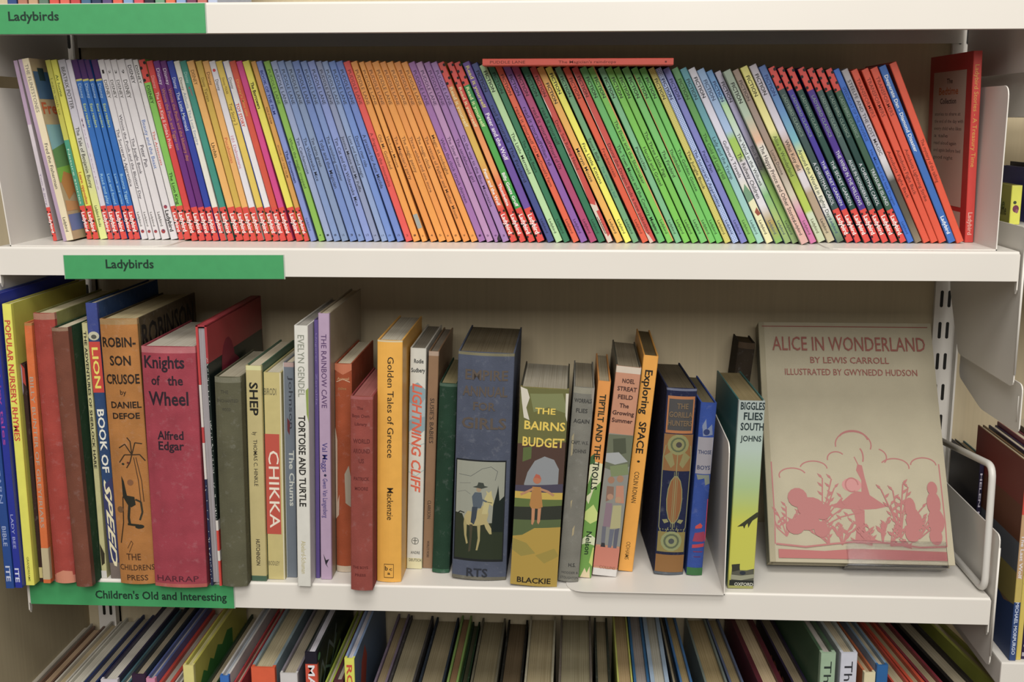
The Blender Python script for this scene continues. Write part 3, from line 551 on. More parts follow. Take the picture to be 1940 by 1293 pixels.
def spots(col=BLK): return col
def place_row():
    P = []
    for bl, br, tl, tr, *_ in A:
        dy = _[-1].get('dy', 0)
        Y = YS + dy
        xb = xat(bl, Y, 0); T_ = aY(tl, topy(tl), Y)
        P.append([Vector((xb, 0, 0)), Vector((T_.x, 0, T_.z)), xat(br, Y, 0) - xb, aY(tr, topy(tl), Y).x - T_.x])
    for i, (bl, br, tl, tr, col, style, label, ex, kw) in enumerate(A):
        B, T_, wb, wt = P[i]; d = T_ - B; h = d.length; th = math.atan2(d.x, d.z)
        n = Vector((math.cos(th), 0, -math.sin(th)))
        t = (wb * .55 + wt * .45) * math.cos(th)
        if i + 1 < len(A) and i > 0:
            nb, nt_ = P[i + 1][0], P[i + 1][1]
            t = min(t, (nb - B).dot(n) - .0003, (nt_ - B).dot(n) - .0003)
        t = max(t, .0030)
        z0 = .0013 if (B.x < -.380 or B.x > .222) else .0002
        z0 += 0 if th < 0 else t * math.sin(th)
        texts = list(ex); zones = list(kw.get('zones', ())); art = list(kw.get('art', ()))
        if 'R' in style:
            zones.append((.81, 1.0, RED)); texts.append(T('Ladybird', .845, .955, WHT, .64, True))
            rng = random.Random(i)
            for k, (u, v) in enumerate(((.97, .835), (.03, .835), (.97, .895), (.0, .90), (1.0, .955), (.04, .965))):
                v += rng.uniform(-.006, .006)
                if rng.random() < .8: art.append(('e', min(.85, max(.15, u)), v, .16, .20, '2A1A1C'))
        if 'T' in style:
            if 'n' not in style: zones.append((0, .125, RED))
            rng = random.Random(i + 50)
            for u, v in ((.84, .02), (.16, .045), (.82, .085), (.2, .11)): art.append(('e', u, v + rng.uniform(-.004, .004), .21, .24, '241618'))
        if style == 'W':
            texts.append(T('Ladybird', .845, .925, INKG, .36)); art += [('e', .5, .955, .28, .28, 'A83A3A'), ('e', .56, .95, .12, .12, '5A3A6A')]
        if style == 'w':
            texts.append(T('Ladybird', .835, .955, INKB, .55, True)); art += [('e', .45, .815, .26, .26, 'A83A4A'), ('e', .55, .81, .1, .1, '5A3A6A')]
        sm = None
        if kw.get('grad'): sm = grad(kw['grad'])
        if kw.get('chk'): sm = dotted(kw['chk'][0], kw['chk'][1], 900)
        r = make_book('slim_book', (B.x, YS + kw.get('dy', 0), z0), Matrix.Rotation(th, 3, 'Y'), t, h, .112, col, None if not sm else col, zones, 'print', 'D6CCB8', 0, .0011, .0012, texts, art, spine_mat=sm)
        tag(r, label, 'book', ROWA)
place_row()
# ---------------------------------------------------------------- the book turned outward, the flat one, the red standing one
Bx = xat(120.5, .036, 0); Tx = aY(35, 116, .036); hh = (Tx - Vector((Bx, .036, 0))).length
make = make_book('slim_book', (Bx, .036, .0013), Matrix.Rotation(math.atan2(Tx.x - Bx, Tx.z), 3, 'Y'), .0098, hh, .125, 'E6D6B0', 'CDB48A', (), 'print', 'D6CCB8', 0, .0012, .0012,
    [('v', 'THE FLINTSTONES', .5, .03, .29, .34, '8C8478', False), ('v', 'Fred the Fisherman', .5, .46, .71, .34, '5A5450', False), ('v', 'Ladybird', .5, .87, .95, .3, '4A4640', False)],
    [('r', 0, 0, .36, 1, 'B498B4')],
    [('r', .02, .07, .40, .22, '4A74A0'), ('r', .1, .05, .2, .12, '2E4A50'), ('t', 'h', 'Fred', .03, .36, .30, .09, 'D8622C', True), ('r', .02, .36, .40, .50, '8CC4D0'), ('p', [(.02, .50), (.4, .44), (.4, .6), (.02, .6)], '6AA05A'),
     ('p', [(.02, .60), (.4, .58), (.4, .66), (.02, .68)], '8CCC3C'), ('p', [(.04, .68), (.12, .62), (.36, .66), (.4, .78), (.3, .80), (.22, .74), (.1, .78)], 'D89040'), ('p', [(.03, .78), (.3, .80), (.36, .9), (.28, .9), (.2, .84), (.02, .84)], 'E0A060'), ('r', .02, .86, .42, .95, '7488C4')])
tag(make, 'cream and lilac slim book set forward, its picture cover showing at one side', 'book', ROWA)

lx0, lx1 = aY(914, 115, .03), aY(1276, 120, .03)
zt = .1655
R = Matrix(((0, 0, -1), (0, 1, 0), (1, 0, 0)))
make = make_book('slim_book', (lx1.x, .030, zt), R, .0062, lx1.x - lx0.x, .112, 'E0482E', None, (), 'print', 'D6CCB8', 0, .0011, .0012,
    [('v', 'PUDDLE LANE', .3, .04, .225, .42, '7A2418', False), ('v', "The Magician's raindrops", .3, .40, .70, .42, '7A2418', False), ('h', '1', .35, .6, .965, .3, '7A2418')])
tag(make, 'red slim book lying flat across the tops of the leaning row', 'book')

yw = math.radians(1.5); rx = .3690
R = Matrix.Rotation(yw, 3, 'Z') @ Matrix.Rotation(math.radians(-1.5), 3, 'Y')
make = make_book('slim_book', (rx, .066, .0013), R, .0080, .1775, .120, 'E0382C', 'C8282A', (), 'print', 'D6CCB8', 0, .0013, .0015,
    [('v', 'Ladybird Stories - A Treasury Time', .25, .07, .60, .5, 'E8A83C', False), ('v', 'Ladybird', .25, .84, .96, .5, 'F0B0A0', True)], (), (),
    [('r', .10, .09, .87, .82, 'D4CCB8'), ('r', .10, .845, .87, .97, 'D4CCB8'), ('t', 'h', 'The', .42, .56, .155, .04, '3A3A3A', True), ('t', 'h', 'Bedtime', .24, .70, .215, .06, 'C8742C', True), ('t', 'h', 'Collection', .28, .66, .265, .045, '3A3A40', True)] +
    [('t', 'h', s, .16, .16 + .68 * f, .33 + .04 * k, .03, '4A4A4A') for k, (s, f) in enumerate([('stories to share at', .9), ('the end of the day with', 1), ('every child who likes', .95), ('a tale', .5), ('read aloud again', .8), ('and again before bed', .95), ('good night', .7)])])
tag(make, 'red slim book standing upright, white panel of small print on its cover', 'book')

# feet of the books on the uppermost shelf
TOPROW = 'slim books on the uppermost shelf'
cols = [('2E4A86', 'navy'), ('B4745A', 'terracotta'), ('C49A72', 'tan'), ('5E7A68', 'grey green'), ('DC4A38', 'scarlet'), ('E0604A', 'coral'), ('C83A3A', 'crimson'), ('3E6A8C', 'steel blue'), ('2A3A5C', 'ink blue'), ('5A4A7C', 'dusk purple'), ('E05A40', 'vermilion'), ('7AA0CC', 'sky blue'), ('D84A54', 'rose red'), ('2E2A3C', 'blackish'), ('6AA07C', 'sea green'), ('E46A3C', 'bright orange'), ('8AA4D4', 'pale blue'), ('7C3A5A', 'plum'), ('C4685A', 'brick'), ('B4C0DC', 'ice blue')]
for k, (c, nm) in enumerate(cols):
    x0 = xat(14 + k * 20, .012, Z_TOP)
    r = make_book('slim_book', (x0, .012, Z_TOP + .0002), Matrix.Identity(3), .0086, .170, .112, c)
    tag(r, nm + ' slim book on the uppermost shelf, only its foot in view above the edge', 'book', TOPROW)

# ---------------------------------------------------------------- the old hardbacks on the shelf below
ROWB = 'old hardbacks on the lower shelf'
OLD = []
def old(tl, tr, bl, br, d, spine, label, texts=(), art=(), name='hardback_book', dz=0.0, yaw=0.0, Y=None, tk=None, **kw):
    (tlx, tly), (blx, bly) = tl, bl
    Y = aZ((blx + br) / 2, bly, Z_LOW + dz).y if Y is None else Y
    x0 = xat(blx, Y, Z_LOW); x1 = xat(br, Y, Z_LOW); T_ = aY(tlx, tly, Y); Tr = aY(tr, tly, Y)
    dx, dzz = T_.x - x0, T_.z - Z_LOW - dz; th = math.atan2(dx, dzz)
    h = math.hypot(dx, dzz); t = tk or ((x1 - x0) * .5 + (Tr.x - T_.x) * .5) * math.cos(th)
    OLD.append(dict(x0=x0, Y=Y, th=th, t=t, h=h, d=min(d, .1985 - Y), spine=spine, label=label, texts=texts, art=art, name=name, dz=dz, yaw=yaw, kw=kw))
V = lambda s, v0, v1, col, cf=.45, bold=False, u=None, sh=0: ('v', s, (.5 - cf / 2) if u is None else u, v0, v1, cf, col, bold, sh)
Hh = lambda s, u0, u1, v, cf, col, bold=False: ('h', s, u0, u1, v, cf, col, bold)

old((-43, 560), -27, (11, 1116), 26.5, .17, '1E4C9A', 'teal blue thin hardback hanging over the shelf end, first of all', [V('LOOK AND LEARN', .30, .70, '8AA0D8'), V('BIBLE', .78, .85, 'A8B8E0', .5), V('ITE', .92, .975, 'C8D0EC', .55, True)])
old((-24, 560), -10, (28.5, 1115), 42.0, .17, '2434A4', 'royal blue thin hardback against the yellow nursery book', [V('fairy tales', .25, .50, 'B43CA0', .5), V('LADY BEE', .74, .86, 'A8B0E4', .4), V('ITE', .93, .98, 'D8DCF4', .6, True)])
old((-1, 577), 21, (45, 1110), 64, .165, 'ECE83C', 'bright yellow tall hardback with red lettering down its spine', [V('POPULAR NURSERY RHYMES', .055, .475, 'D8442C', .64, True), V('GRANDREAMS', .895, .985, '6A6424', .26)], board='D2CC38', page='E4DCD0')
old((34, 690), 42, (71, 1095), 80, .14, '3A241E', 'dark thin book shape added for the shadow and torn jacket behind the yellow one', [], [('p', [(.1, 0), (.9, .02), (.95, .10), (.2, .08)], 'B43424'), ('p', [(0, .0), (.3, .02), (.2, .12), (0, .14)], '9A90A4'), ('r', .1, .93, .9, .98, 'C8B870')], kind='cloth', Y=-.011)  # dark strip stands for shadow and the orange book's torn jacket
old((45, 613), 57, (82, 1092), 98, .15, 'DE6A1E', 'narrow orange hardback with pale worn lettering and a cream patch at its foot', [V('BILLY BUNTER OF GREYFRIARS', .20, .78, 'B4A494', .5)], [('r', .05, .86, .95, .985, 'C4B48C'), V('11', .90, .95, '4A4034', .5)][:1], kind='cloth', zones=[(.0, .01, 'B8803C'), (.86, .985, 'C4B48C')], Y=-.0135)
old((58, 594), 110, (101, 1104), 141, .155, 'AC3E32', 'thick faded red hardback with frayed corners between the orange and the brown one', [], [('p', [(.1, .965), (.5, .95), (.9, .955), (.95, 1), (.15, 1)], 'D88868')], kind='cloth', board='8C8C48', page='CFC49C', bulge=.003, zones=[(0, .022, 'B87E66'), (.97, 1, 'C87860')])
old((97, 622), 131, (145, 1112), 173, .15, '7A4430', 'brown spined hardback with dark green boards', [], [], kind='cloth', board='24482C', bulge=.002, zones=[(0, .012, '9A7A60')], rart=[('r', 0, 0, .05, 1, '6A3A28')])
old((148, 613), 163, (187, 1096), 204.5, .15, 'C6C084', 'narrow pale yellow hardback with black capitals beside the green boards', [V('THE ADVENTURES OF SHERLOCK HARE', .03, .56, '2A2A24', .5, True)], [('p', [(.1, .86), (.9, .9), (.8, .94), (.2, .95)], '3A3424'), ('r', 0, .97, 1, 1, 'D8D4CC')], kind='cloth')
old((157, 575), 187, (206, 1097), 226, .16, '2C4A78', 'blue hardback with a red panel and bold white lettering on a speed theme', [V('LION', .155, .30, 'F0E04C', .55, True), V('BOOK OF', .375, .605, 'F0EEE0', .62, True), V('SPEED', .63, .955, 'F0E4B8', .62, True, None, .5)], [('r', 0, .135, 1, .315, 'D43C2C'), ('e', .5, .115, .5, .4, 'C8C4A8'), ('e', .5, .118, .25, .2, '5A5A50'), ('p', [(0, .66), (1, .62), (1, .94), (0, .94)], '3A3E6C')], kind='cloth', zones=[(0, .12, '3E4C94'), (.94, 1, '7A6C64')])
old((188, 605), 270, (229, 1106), 293, .165, 'B4742C', 'thick ochre hardback with black capitals, a palm and a seated figure on its spine',
    [Hh('ROBIN-', .05, .93, .10, .19, '2A1E16', True), Hh('SON', .22, .78, .167, .19, '2A1E16', True), Hh('CRUSOE', .08, .96, .235, .19, '2A1E16', True), Hh('by', .44, .60, .275, .10, '2A1E16'), Hh('DANIEL', .16, .96, .325, .13, '2A1E16', True), Hh('DEFOE', .18, .90, .365, .12, '2A1E16', True),
     Hh('THE', .25, .65, .905, .14, '4A2E1A'), Hh('CHILDRENS', .03, .98, .945, .12, '4A2E1A'), Hh('PRESS', .22, .80, .985, .12, '4A2E1A')],
    [('l', [(.62, .50), (.45, .46), (.28, .475)], .03, '3A2A18'), ('l', [(.62, .50), (.72, .455), (.9, .46)], .03, '3A2A18'), ('l', [(.62, .50), (.6, .45), (.52, .435)], .03, '3A2A18'), ('l', [(.62, .50), (.42, .50), (.26, .53)], .03, '3A2A18'), ('l', [(.62, .50), (.82, .50), (.95, .525)], .03, '3A2A18'), ('l', [(.62, .50), (.55, .53), (.45, .55)], .03, '3A2A18'),
     ('l', [(.66, .51), (.74, .60), (.76, .68)], .02, '4A3018'), ('l', [(.72, .51), (.82, .60), (.84, .68)], .02, '4A3018'), ('e', .36, .535, .04, .03, '2A3020'), ('e', .50, .53, .035, .03, '6A2A1C'),
     ('e', .52, .605, .085, .085, '8A5A34'), ('p', [(.28, .58), (.34, .60), (.40, .655), (.60, .66), (.62, .69), (.50, .70), (.40, .69), (.28, .66)], '2A2A20'), ('l', [(.45, .69), (.40, .74), (.42, .765)], .07, '2A2A20'), ('l', [(.62, .67), (.76, .68), (.78, .72), (.70, .75)], .05, '3A3424'), ('e', .68, .775, .12, .06, '2A2A20'), ('l', [(.36, .765), (.66, .77)], .06, '2A2A20'),
     ('l', [(.28, .66), (.24, .76), (.12, .84)], .03, '3A2A18'), ('e', .18, .71, .09, .09, '7A5430'), ('l', [(.30, .86), (.42, .83), (.46, .84), (.34, .875)], .015, '5A3A1C')],
    kind='cloth', board='54462E', bulge=.003, zones=[(0, .02, 'A88450')], page='B8A87C', rart=[('t', 'h', 'ROBINSON', .06, .95, .118, .145, '14110E', True), ('l', [(.02, .02), (.02, .95)], .03, '8A6A34'), ('t', 'h', 'CRUSOE', .1, .9, .24, .145, '14110E', True)])
old((267, 657), 369, (294, 1112), 393, .14, 'A43848', 'thick crimson hardback with large black title words and a plain lower half',
    [Hh('Knights', .05, .80, .085, .17, '2E1E2A', True), Hh('of', .17, .34, .153, .13, '2E1E2A', True), Hh('the', .48, .76, .153, .13, '2E1E2A', True), Hh('Wheel', .10, .84, .235, .19, '2E1E2A', True), Hh('Alfred', .23, .72, .375, .12, '2E1E2A', True), Hh('Edgar', .24, .72, .418, .12, '2E1E2A', True), Hh('HARRAP', .06, .86, .975, .085, '5A2030')],
    kind='cloth', bulge=.0035, zones=[(0, .025, 'C06A70'), (.985, 1, 'B85A50')], page='C4BCAC')
# a book standing fore-edge outward
def edge_out():
    Y = aZ(405, 1111, Z_LOW).y; x0 = xat(396, Y, Z_LOW); T_ = aY(366, 618, Y); th = math.atan2(T_.x - x0, T_.z - Z_LOW); h = math.hypot(T_.x - x0, T_.z - Z_LOW)
    OLD.append(dict(x0=x0, Y=Y, th=th, t=.0106, h=h, d=.185, edge=True))
def edge_build(x0, Y, th, t, h, d, edge):
    r = empty('hardback_book', (x0, Y, Z_LOW + .0003), Matrix.Rotation(th, 3, 'Y'))
    zs = [0, .10, .14, .22, .26, .42, .44, .56, .62, .78, .86, 1.0]
    def board(x_, cols, nm):
        mb = MB()
        for k in range(len(zs) - 1): mb.box((x_, 0, h * zs[k]), (x_ + .0021, d, h * zs[k + 1]), mat(cols[k]))
        return mb.build(nm, r)
    board(0, ['242C50', '242C50', '242C50', '242C50', '242C50', 'D8D0C8', 'D8D0C8', 'C83434', 'D8D0C8', 'C83434', 'C83434'], 'board')
    b2 = board(t - .0021, ['D83C2C', 'D8D0C8', 'D83C2C', 'D8D0C8', '14221E', '14221E', '14221E', '14221E', '14221E', '14221E', 'B02C34'], 'board')
    mb = MB(); mb.box((.0022, .002, .003), (t - .0022, d - .003, h - .003), mat('A8A2A8', 'page')); mb.build('page_block', r)
    mb = MB(); mb.box((0, d - .002, 0), (t, d, h), mat('B02C34')); mb.build('spine', r)
    mb = MB(); mb.box((0, 0, h - .001), (t, d, h), mat('B43440')); mb.build('top_cap', r)
    p = Print(); p.ell(.06, h * .80, .022, .030, mat('8A1C34', 'ink')); p.ell(.075, h * .72, .03, .03, mat('7A1830', 'ink')); p.build('cover_print', b2, lambda a, b: (Vector((t, a, b)), Vector((1, 0, 0))))
    rng = random.Random(3); p = Print()
    for k in range(70): p.ell(t - .0012 + rng.uniform(-.0006, .0006), h * rng.uniform(.26, .88), .0003, .0005, mat('C8CCC4', 'ink'), 6)
    for k in range(30): p.ell(.0011 + rng.uniform(-.0006, .0006), h * rng.uniform(.02, .40), .0003, .0005, mat('C8CCC4', 'ink'), 6)
    p.build('speckle_print', b2, lambda a, b: (Vector((a, 0, b)), Vector((0, -1, 0))))
    tag(r, 'red and black hardback standing with its grey page edges outward', 'book', ROWB)
edge_out()
old((400, 715), 457, (415.5, 1111), 467.5, .13, '5E5C44', 'grey olive cloth hardback with a barely readable title', [Hh('THE', .25, .55, .075, .10, '48463A'), Hh('ENCHANTED', .08, .9, .115, .09, '48463A'), Hh('WOOD', .28, .62, .155, .09, '48463A')], kind='cloth', bulge=.003, zones=[(0, .025, '7A7862')], page='B4AC94')
old((459, 694), 496, (471, 1102), 503.5, .13, 'C8B878', 'cream hardback with a short bold black title, green showing at its top', [V('SHEP', .075, .225, '1E1C18', .55, True), V('by', .30, .315, '3A342A', .3), V('THOMAS C. HINKLE', .335, .55, '3A342A', .26), V('HUTCHINSON', .80, .925, '4A4030', .26, True)], board='3E6A50', zones=[(0, .02, 'DCD898'), (.975, 1, '4A6A54')])
old((497, 707), 532, (506.5, 1099), 540, .13, 'CCBC74', 'pale yellow hardback with a red panel of white capitals', [Hh('BIRODI', .02, .72, .105, .30, '6A6448'), V('CHIKKA', .37, .745, 'F0E4D0', .62), Hh('BODLEY', .05, .7, .93, .2, '7A7050')], [('r', .0, .29, .84, .775, 'C84C38'), ('r', .93, 0, 1, 1, 'DCD4B4')], page='D8D0B8')
old((534, 688), 556, (541.5, 1097), 563, .13, '6E7884', 'blue grey hardback half hidden behind the white one', [V('Johnson', .06, .30, '3A3E48', .4, False, .5), V('The Chums', .40, .66, 'C8CCC4', .5, True, .42)], [('r', 0, 0, .06, 1, 'BCC0BC'), ('p', [(.3, .25), (.6, .27), (.5, .33), (.3, .31)], '6A2A30')], zones=[(0, .02, 'B89A94')], Y=.014)
old((557, 618), 583, (564, 1112), 588.5, .165, 'DEDCD2', 'tall white hardback with a grey author name and a black title', [V('EVELYN GENDEL', .035, .265, '8C9080', .5), V('TORTOISE AND TURTLE', .335, .685, '26241E', .52, True), V('Abelard-Schuman', .82, .95, 'C4B880', .36)], [('p', [(.8, .24), (1, .23), (1, .36), (.85, .33)], '8CA040')], page='A8A49C')
old((586, 607), 600.5, (590, 1101), 606.5, .16, '5E4A8E', 'thin violet hardback between the white and the lilac one', [V('Ungerer', .05, .16, '8A7AB4', .4), V('Zeralda', .20, .32, '8A7AB4', .4)], page='C8C4C8', Y=.0135)
old((602.5, 595), 624.5, (608, 1099), 627.5, .16, 'B89CBA', 'tall lilac hardback with purple capitals and a small bird at its foot', [V('THE RAINBOW CAVE', .075, .345, '5A3A6C', .5), V('Val Maggs', .475, .585, '3A3484', .5), V('Gwen Van Langenberg', .61, .76, '3A3484', .45), ], [('e', .5, .598, .12, .12, '2A2A4A'), ('p', [(.25, .90), (.5, .925), (.8, .92), (.55, .94), (.7, .955), (.45, .94)], '26242C')], board='A8987C')
old((633, 690), 674, (637, 1084), 664, .12, 'A4481C', 'rust orange worn hardback set back beside the lilac one', [Hh('Animal', .15, .85, .075, .12, 'C49060', True), Hh('tales', .2, .7, .12, .12, 'A8703C', True)], [('p', [(0, .03), (.5, .05), (1, .03), (1, .0), (0, 0)], 'C87048'), ('p', [(0, .30), (.12, .36), (.1, .66), (.22, .62), (.18, .72), (0, .74)], 'C8AC94'), ('p', [(.55, .52), (.8, .48), (1, .58), (.9, .68), (.6, .66)], 'A89A84'), ('l', [(.1, .085), (.5, .07), (.9, .085)], .04, 'D8B494')], kind='cloth', bulge=.002, zones=[(.97, 1, 'C8B49A')], tk=.0172)
old((664, 752), 709, (665, 1119), 703.5, .125, '96443A', 'brick red hardback jutting over the shelf edge before the yellow one', [Hh('The', .3, .58, .065, .10, '6A2824', True), Hh('Boys Own', .08, .85, .105, .11, '6A2824', True), Hh('Library', .2, .75, .145, .10, '6A2824', True), Hh('WORLD', .12, .88, .235, .15, '6A2824', True), Hh('AROUND', .12, .88, .285, .15, '6A2824', True), Hh('US', .38, .62, .335, .15, '6A2824', True), Hh('PATRICK', .15, .85, .425, .12, '6A2824', True), Hh('MOORE', .2, .8, .475, .12, '6A2824', True), Hh('THE BOYS', .1, .8, .885, .09, '6A2824', True), Hh('PRESS', .2, .7, .925, .09, '6A2824', True)], kind='cloth', board='8C3438', bulge=.002, page='A8605C', zones=[(0, .015, 'A85A58')])
old((711.5, 646), 767, (711, 1103), 756, .137, 'F2AE1C', 'golden yellow hardback with black lettering reading down its spine', [V('Golden Tales of Greece', .065, .475, '2E2414', .26, False, .42), V('Mackenzie', .60, .735, '2E2414', .26, False, .42), Hh('b', .34, .46, .95, .14, '2E2414', True), Hh('c', .52, .64, .95, .10, '2E2414', True), Hh('a', .44, .56, .968, .10, '2E2414', True)], [('r', .30, .922, .70, .982, '6A4A14'), ('r', .32, .925, .68, .979, 'F2AE1C')], page='C0B8A4', bulge=.002, zones=[(0, .006, 'D8C8A0')])
old((771, 661), 809, (764, 1079), 798, .13, 'D6D4C8', 'white hardback with large orange red capitals down a seaside spine', [Hh('Rodie', .25, .85, .065, .20, '3A3C3C', True), Hh('Sudbery', .08, .95, .105, .20, '3A3C3C', True), V('LIGHTNING CLIFF', .155, .645, 'E4603C', .62, True, None, .25), Hh('ANDRE', .25, .85, .93, .14, '4A4A44'), Hh('DEUTSCH', .15, .95, .965, .14, '4A4A44')], [('p', [(0, .17), (.5, .15), (1, .18), (1, .36), (.6, .39), (.2, .36), (0, .37)], '8AA4AC'), ('p', [(0, .24), (.6, .26), (1, .22), (1, .30), (0, .32)], 'A8B8BC'), ('l', [(0, .42), (.4, .44), (1, .42)], .03, '8CB0B4'), ('l', [(0, .55), (.5, .57), (1, .54)], .03, '8CB0B4'), ('e', .52, .87, .24, .24, '6A6C64'), ('e', .52, .87, .20, .20, 'D6D4C8'), ('l', [(.52, .855), (.52, .885)], .05, '5A5C54'), ('l', [(.36, .868), (.68, .868)], .05, '5A5C54')], page='8C8474', zones=[(.95, 1, 'DCD4A4')])
old((811.5, 667), 835, (800, 1078), 816, .13, '94704E', 'narrow brown hardback beside the white seaside one', [V("SUSIE'S BABIES", .21, .415, '3A2E28', .42), V('CLARKSON', .68, .765, '3A2E28', .36), V("WORLD'S WORK", .87, .95, '3A2E28', .26)], page='8C8070', zones=[(0, .02, 'B49A84')], Y=.0445)
old((833, 728), 865, (818.5, 1086), 853, .12, '1E3E2C', 'plain dark green cloth hardback beside the broad blue one', [], kind='cloth', bulge=.002, zones=[(0, .015, '4A6452'), (.98, 1, '2E5A40')], page='8C8058')
old((868.5, 670), 978, (856, 1099), 956, .14, '4E5568', 'broad faded blue hardback with a rider on a pale horse pictured on its spine',
    [Hh('EMPIRE', .14, .9, .115, .135, '5E5248', True), Hh('ANNUAL', .1, .9, .185, .135, '5E5248', True), Hh('FOR', .3, .7, .245, .11, '5E5248', True), Hh('GIRLS', .1, .9, .325, .15, '5E5248', True), Hh('RTS', .27, .66, .985, .12, '2A2E38', True)],
    [('r', .02, .462, .93, .915, '1A1E20'), ('r', .04, .469, .91, .905, '9A9C8C'), ('r', .04, .745, .91, .905, '2A3420'), ('p', [(.04, .70), (.16, .705), (.2, .73), (.42, .745), (.7, .74), (.91, .72), (.91, .78), (.04, .78)], '2E3422'), ('p', [(.72, .66), (.78, .60), (.80, .57), (.83, .64), (.91, .62), (.91, .78), (.70, .78)], '16221E'),
     ('l', [(.08, .53), (.3, .535), (.5, .50), (.66, .49), (.78, .51), (.74, .55)], .008, '5A5E5C'), ('l', [(.06, .61), (.2, .60), (.3, .615)], .006, '6A6C68'), ('l', [(.1, .57), (.3, .565)], .006, '6A6C68'),
     ('p', [(.20, .715), (.26, .69), (.40, .695), (.52, .665), (.60, .655), (.64, .70), (.60, .745), (.44, .755), (.30, .755), (.22, .75)], 'B4A46A'), ('p', [(.52, .70), (.56, .63), (.60, .61), (.58, .595), (.63, .605), (.68, .595), (.69, .615), (.73, .645), (.71, .665), (.65, .655), (.62, .70)], 'C0B478'),
     ('p', [(.20, .72), (.25, .75), (.25, .80), (.28, .835), (.25, .84), (.21, .80), (.19, .75)], 'A89A60'), ('p', [(.30, .75), (.36, .75), (.35, .81), (.33, .87), (.29, .875), (.31, .81)], '4A4430'), ('p', [(.44, .75), (.50, .75), (.50, .82), (.46, .865), (.43, .865), (.46, .81)], 'A89A60'), ('p', [(.56, .74), (.62, .73), (.70, .765), (.71, .79), (.67, .79), (.60, .765)], 'B4A66C'),
     ('l', [(.20, .70), (.12, .695), (.08, .705)], .02, '2A2C26'), ('p', [(.33, .625), (.38, .605), (.50, .605), (.53, .645), (.50, .675), (.36, .675)], '54606C'), ('p', [(.34, .67), (.44, .67), (.42, .72), (.38, .75), (.32, .74)], '3A4450'), ('e', .45, .592, .045, .045, 'A48A6C'), ('p', [(.34, .582), (.42, .575), (.44, .56), (.53, .562), (.55, .575), (.62, .578), (.5, .588)], '3E443C'), ('l', [(.50, .635), (.60, .645)], .03, '54606C'), ('l', [(.60, .645), (.70, .65)], .01, '2A2C26')],
    kind='cloth', bulge=.004, zones=[(0, .012, '7A7458'), (.985, 1, '6A6658')], page='6E624A')
old((986.5, 738), 1081, (966.5, 1112), 1052.5, .115, '8C8034', 'painted hardback with yellow capitals over a girl in a meadow',
    [Hh('THE', .33, .75, .125, .095, 'E8C83C', True), Hh('BAIRNS', .12, .97, .205, .135, 'E8C83C', True), Hh('BUDGET', .10, .97, .288, .145, 'E8C83C', True), Hh('BLACKIE', .14, .86, .985, .09, '2A2418', True)],
    [('r', 0, .0, 1, .34, '6A6A34'), ('p', [(.2, .03), (.9, .02), (1, .12), (.6, .09), (.3, .12)], '7E8450'), ('p', [(0, .28), (1, .26), (1, .50), (0, .52)], '523A30'), ('p', [(.1, .30), (.3, .29), (.3, .35), (.12, .37)], '5A6A34'), ('p', [(.18, .48), (.24, .42), (.38, .36), (.58, .335), (.78, .35), (.9, .40), (.97, .46), (.97, .49), (.2, .50)], '8C9094'), ('p', [(0, .49), (1, .47), (1, .535), (0, .525)], '4A4458'),
     ('p', [(0, .52), (1, .515), (1, .555), (0, .56)], 'C8A838'), ('p', [(0, .555), (1, .55), (1, .60), (0, .61)], '5E7034'), ('p', [(0, .60), (1, .58), (1, .66), (0, .68)], '30342A'), ('p', [(0, .665), (1, .65), (1, .72), (0, .76)], '56663A'), ('p', [(0, .75), (.2, .74), (.45, .70), (1, .69), (1, 1), (0, 1)], 'B4942C'), ('p', [(0, .76), (.3, .78), (.5, .83), (.2, .85), (0, .82)], '9A8A34'), ('p', [(.5, .84), (.9, .80), (1, .84), (.7, .88)], 'A08C30'),
     ('e', .45, .455, .085, .085, 'B8704C'), ('p', [(.38, .445), (.42, .425), (.50, .43), (.54, .45), (.46, .445)], 'B85A40'), ('p', [(.36, .49), (.54, .49), (.58, .56), (.60, .59), (.50, .60), (.36, .60), (.32, .585)], 'B47C34'), ('l', [(.38, .50), (.24, .52), (.12, .535)], .05, 'B8845C'), ('l', [(.53, .50), (.68, .51), (.82, .53)], .05, 'B8845C'), ('p', [(.37, .60), (.44, .60), (.44, .665), (.41, .685), (.38, .68)], 'C08458'), ('p', [(.50, .60), (.57, .595), (.56, .665), (.53, .68), (.50, .67)], 'C08458'),
     ('p', [(0, 0), (.14, .01), (.2, .05), (.14, .1), (.22, .16), (.1, .15), (.04, .07)], 'D4CEBC'), ('p', [(.94, .02), (1, .02), (1, .16), (.96, .13)], 'D4CEBC')],
    board='3A3A30', bulge=.002, zones=[(0, .015, 'CCC4B0'), (.992, 1, '8C8458')], page='A8A08C')
old((1087, 736), 1128.5, (1057, 1103), 1094, .12, '7C7A70', 'grey cloth hardback with a faint black title', [Hh('WORRALS', .08, .92, .075, .15, '3E3E3C', True), Hh('FLIES', .2, .75, .125, .15, '3E3E3C', True), Hh('AGAIN', .12, .88, .178, .15, '3E3E3C', True), Hh('CAPT. W.E.', .1, .92, .285, .13, '4A4A46', True), Hh('JOHNS', .2, .85, .328, .13, '4A4A46', True), Hh('H.S.', .45, .8, .92, .14, '3A3A3A', True), Hh('HODDER &', .15, .95, .958, .09, '4A4A48'), Hh('STOUGHTON', .1, .98, .985, .09, '4A4A48')], [('p', [(.1, .25), (.2, .23), (.2, .34), (.12, .35)], 'A89C78'), ('p', [(.3, .58), (.38, .57), (.34, .62)], 'B0A078'), ('p', [(.5, .72), (.6, .70), (.58, .75), (.5, .76)], 'B0A078'), ('p', [(.85, 0), (1, 0), (1, .12), (.9, .06)], '9A9084')], kind='cloth', bulge=.002, page='948A74', zones=[(0, .03, '94907E')], dz=.0012)
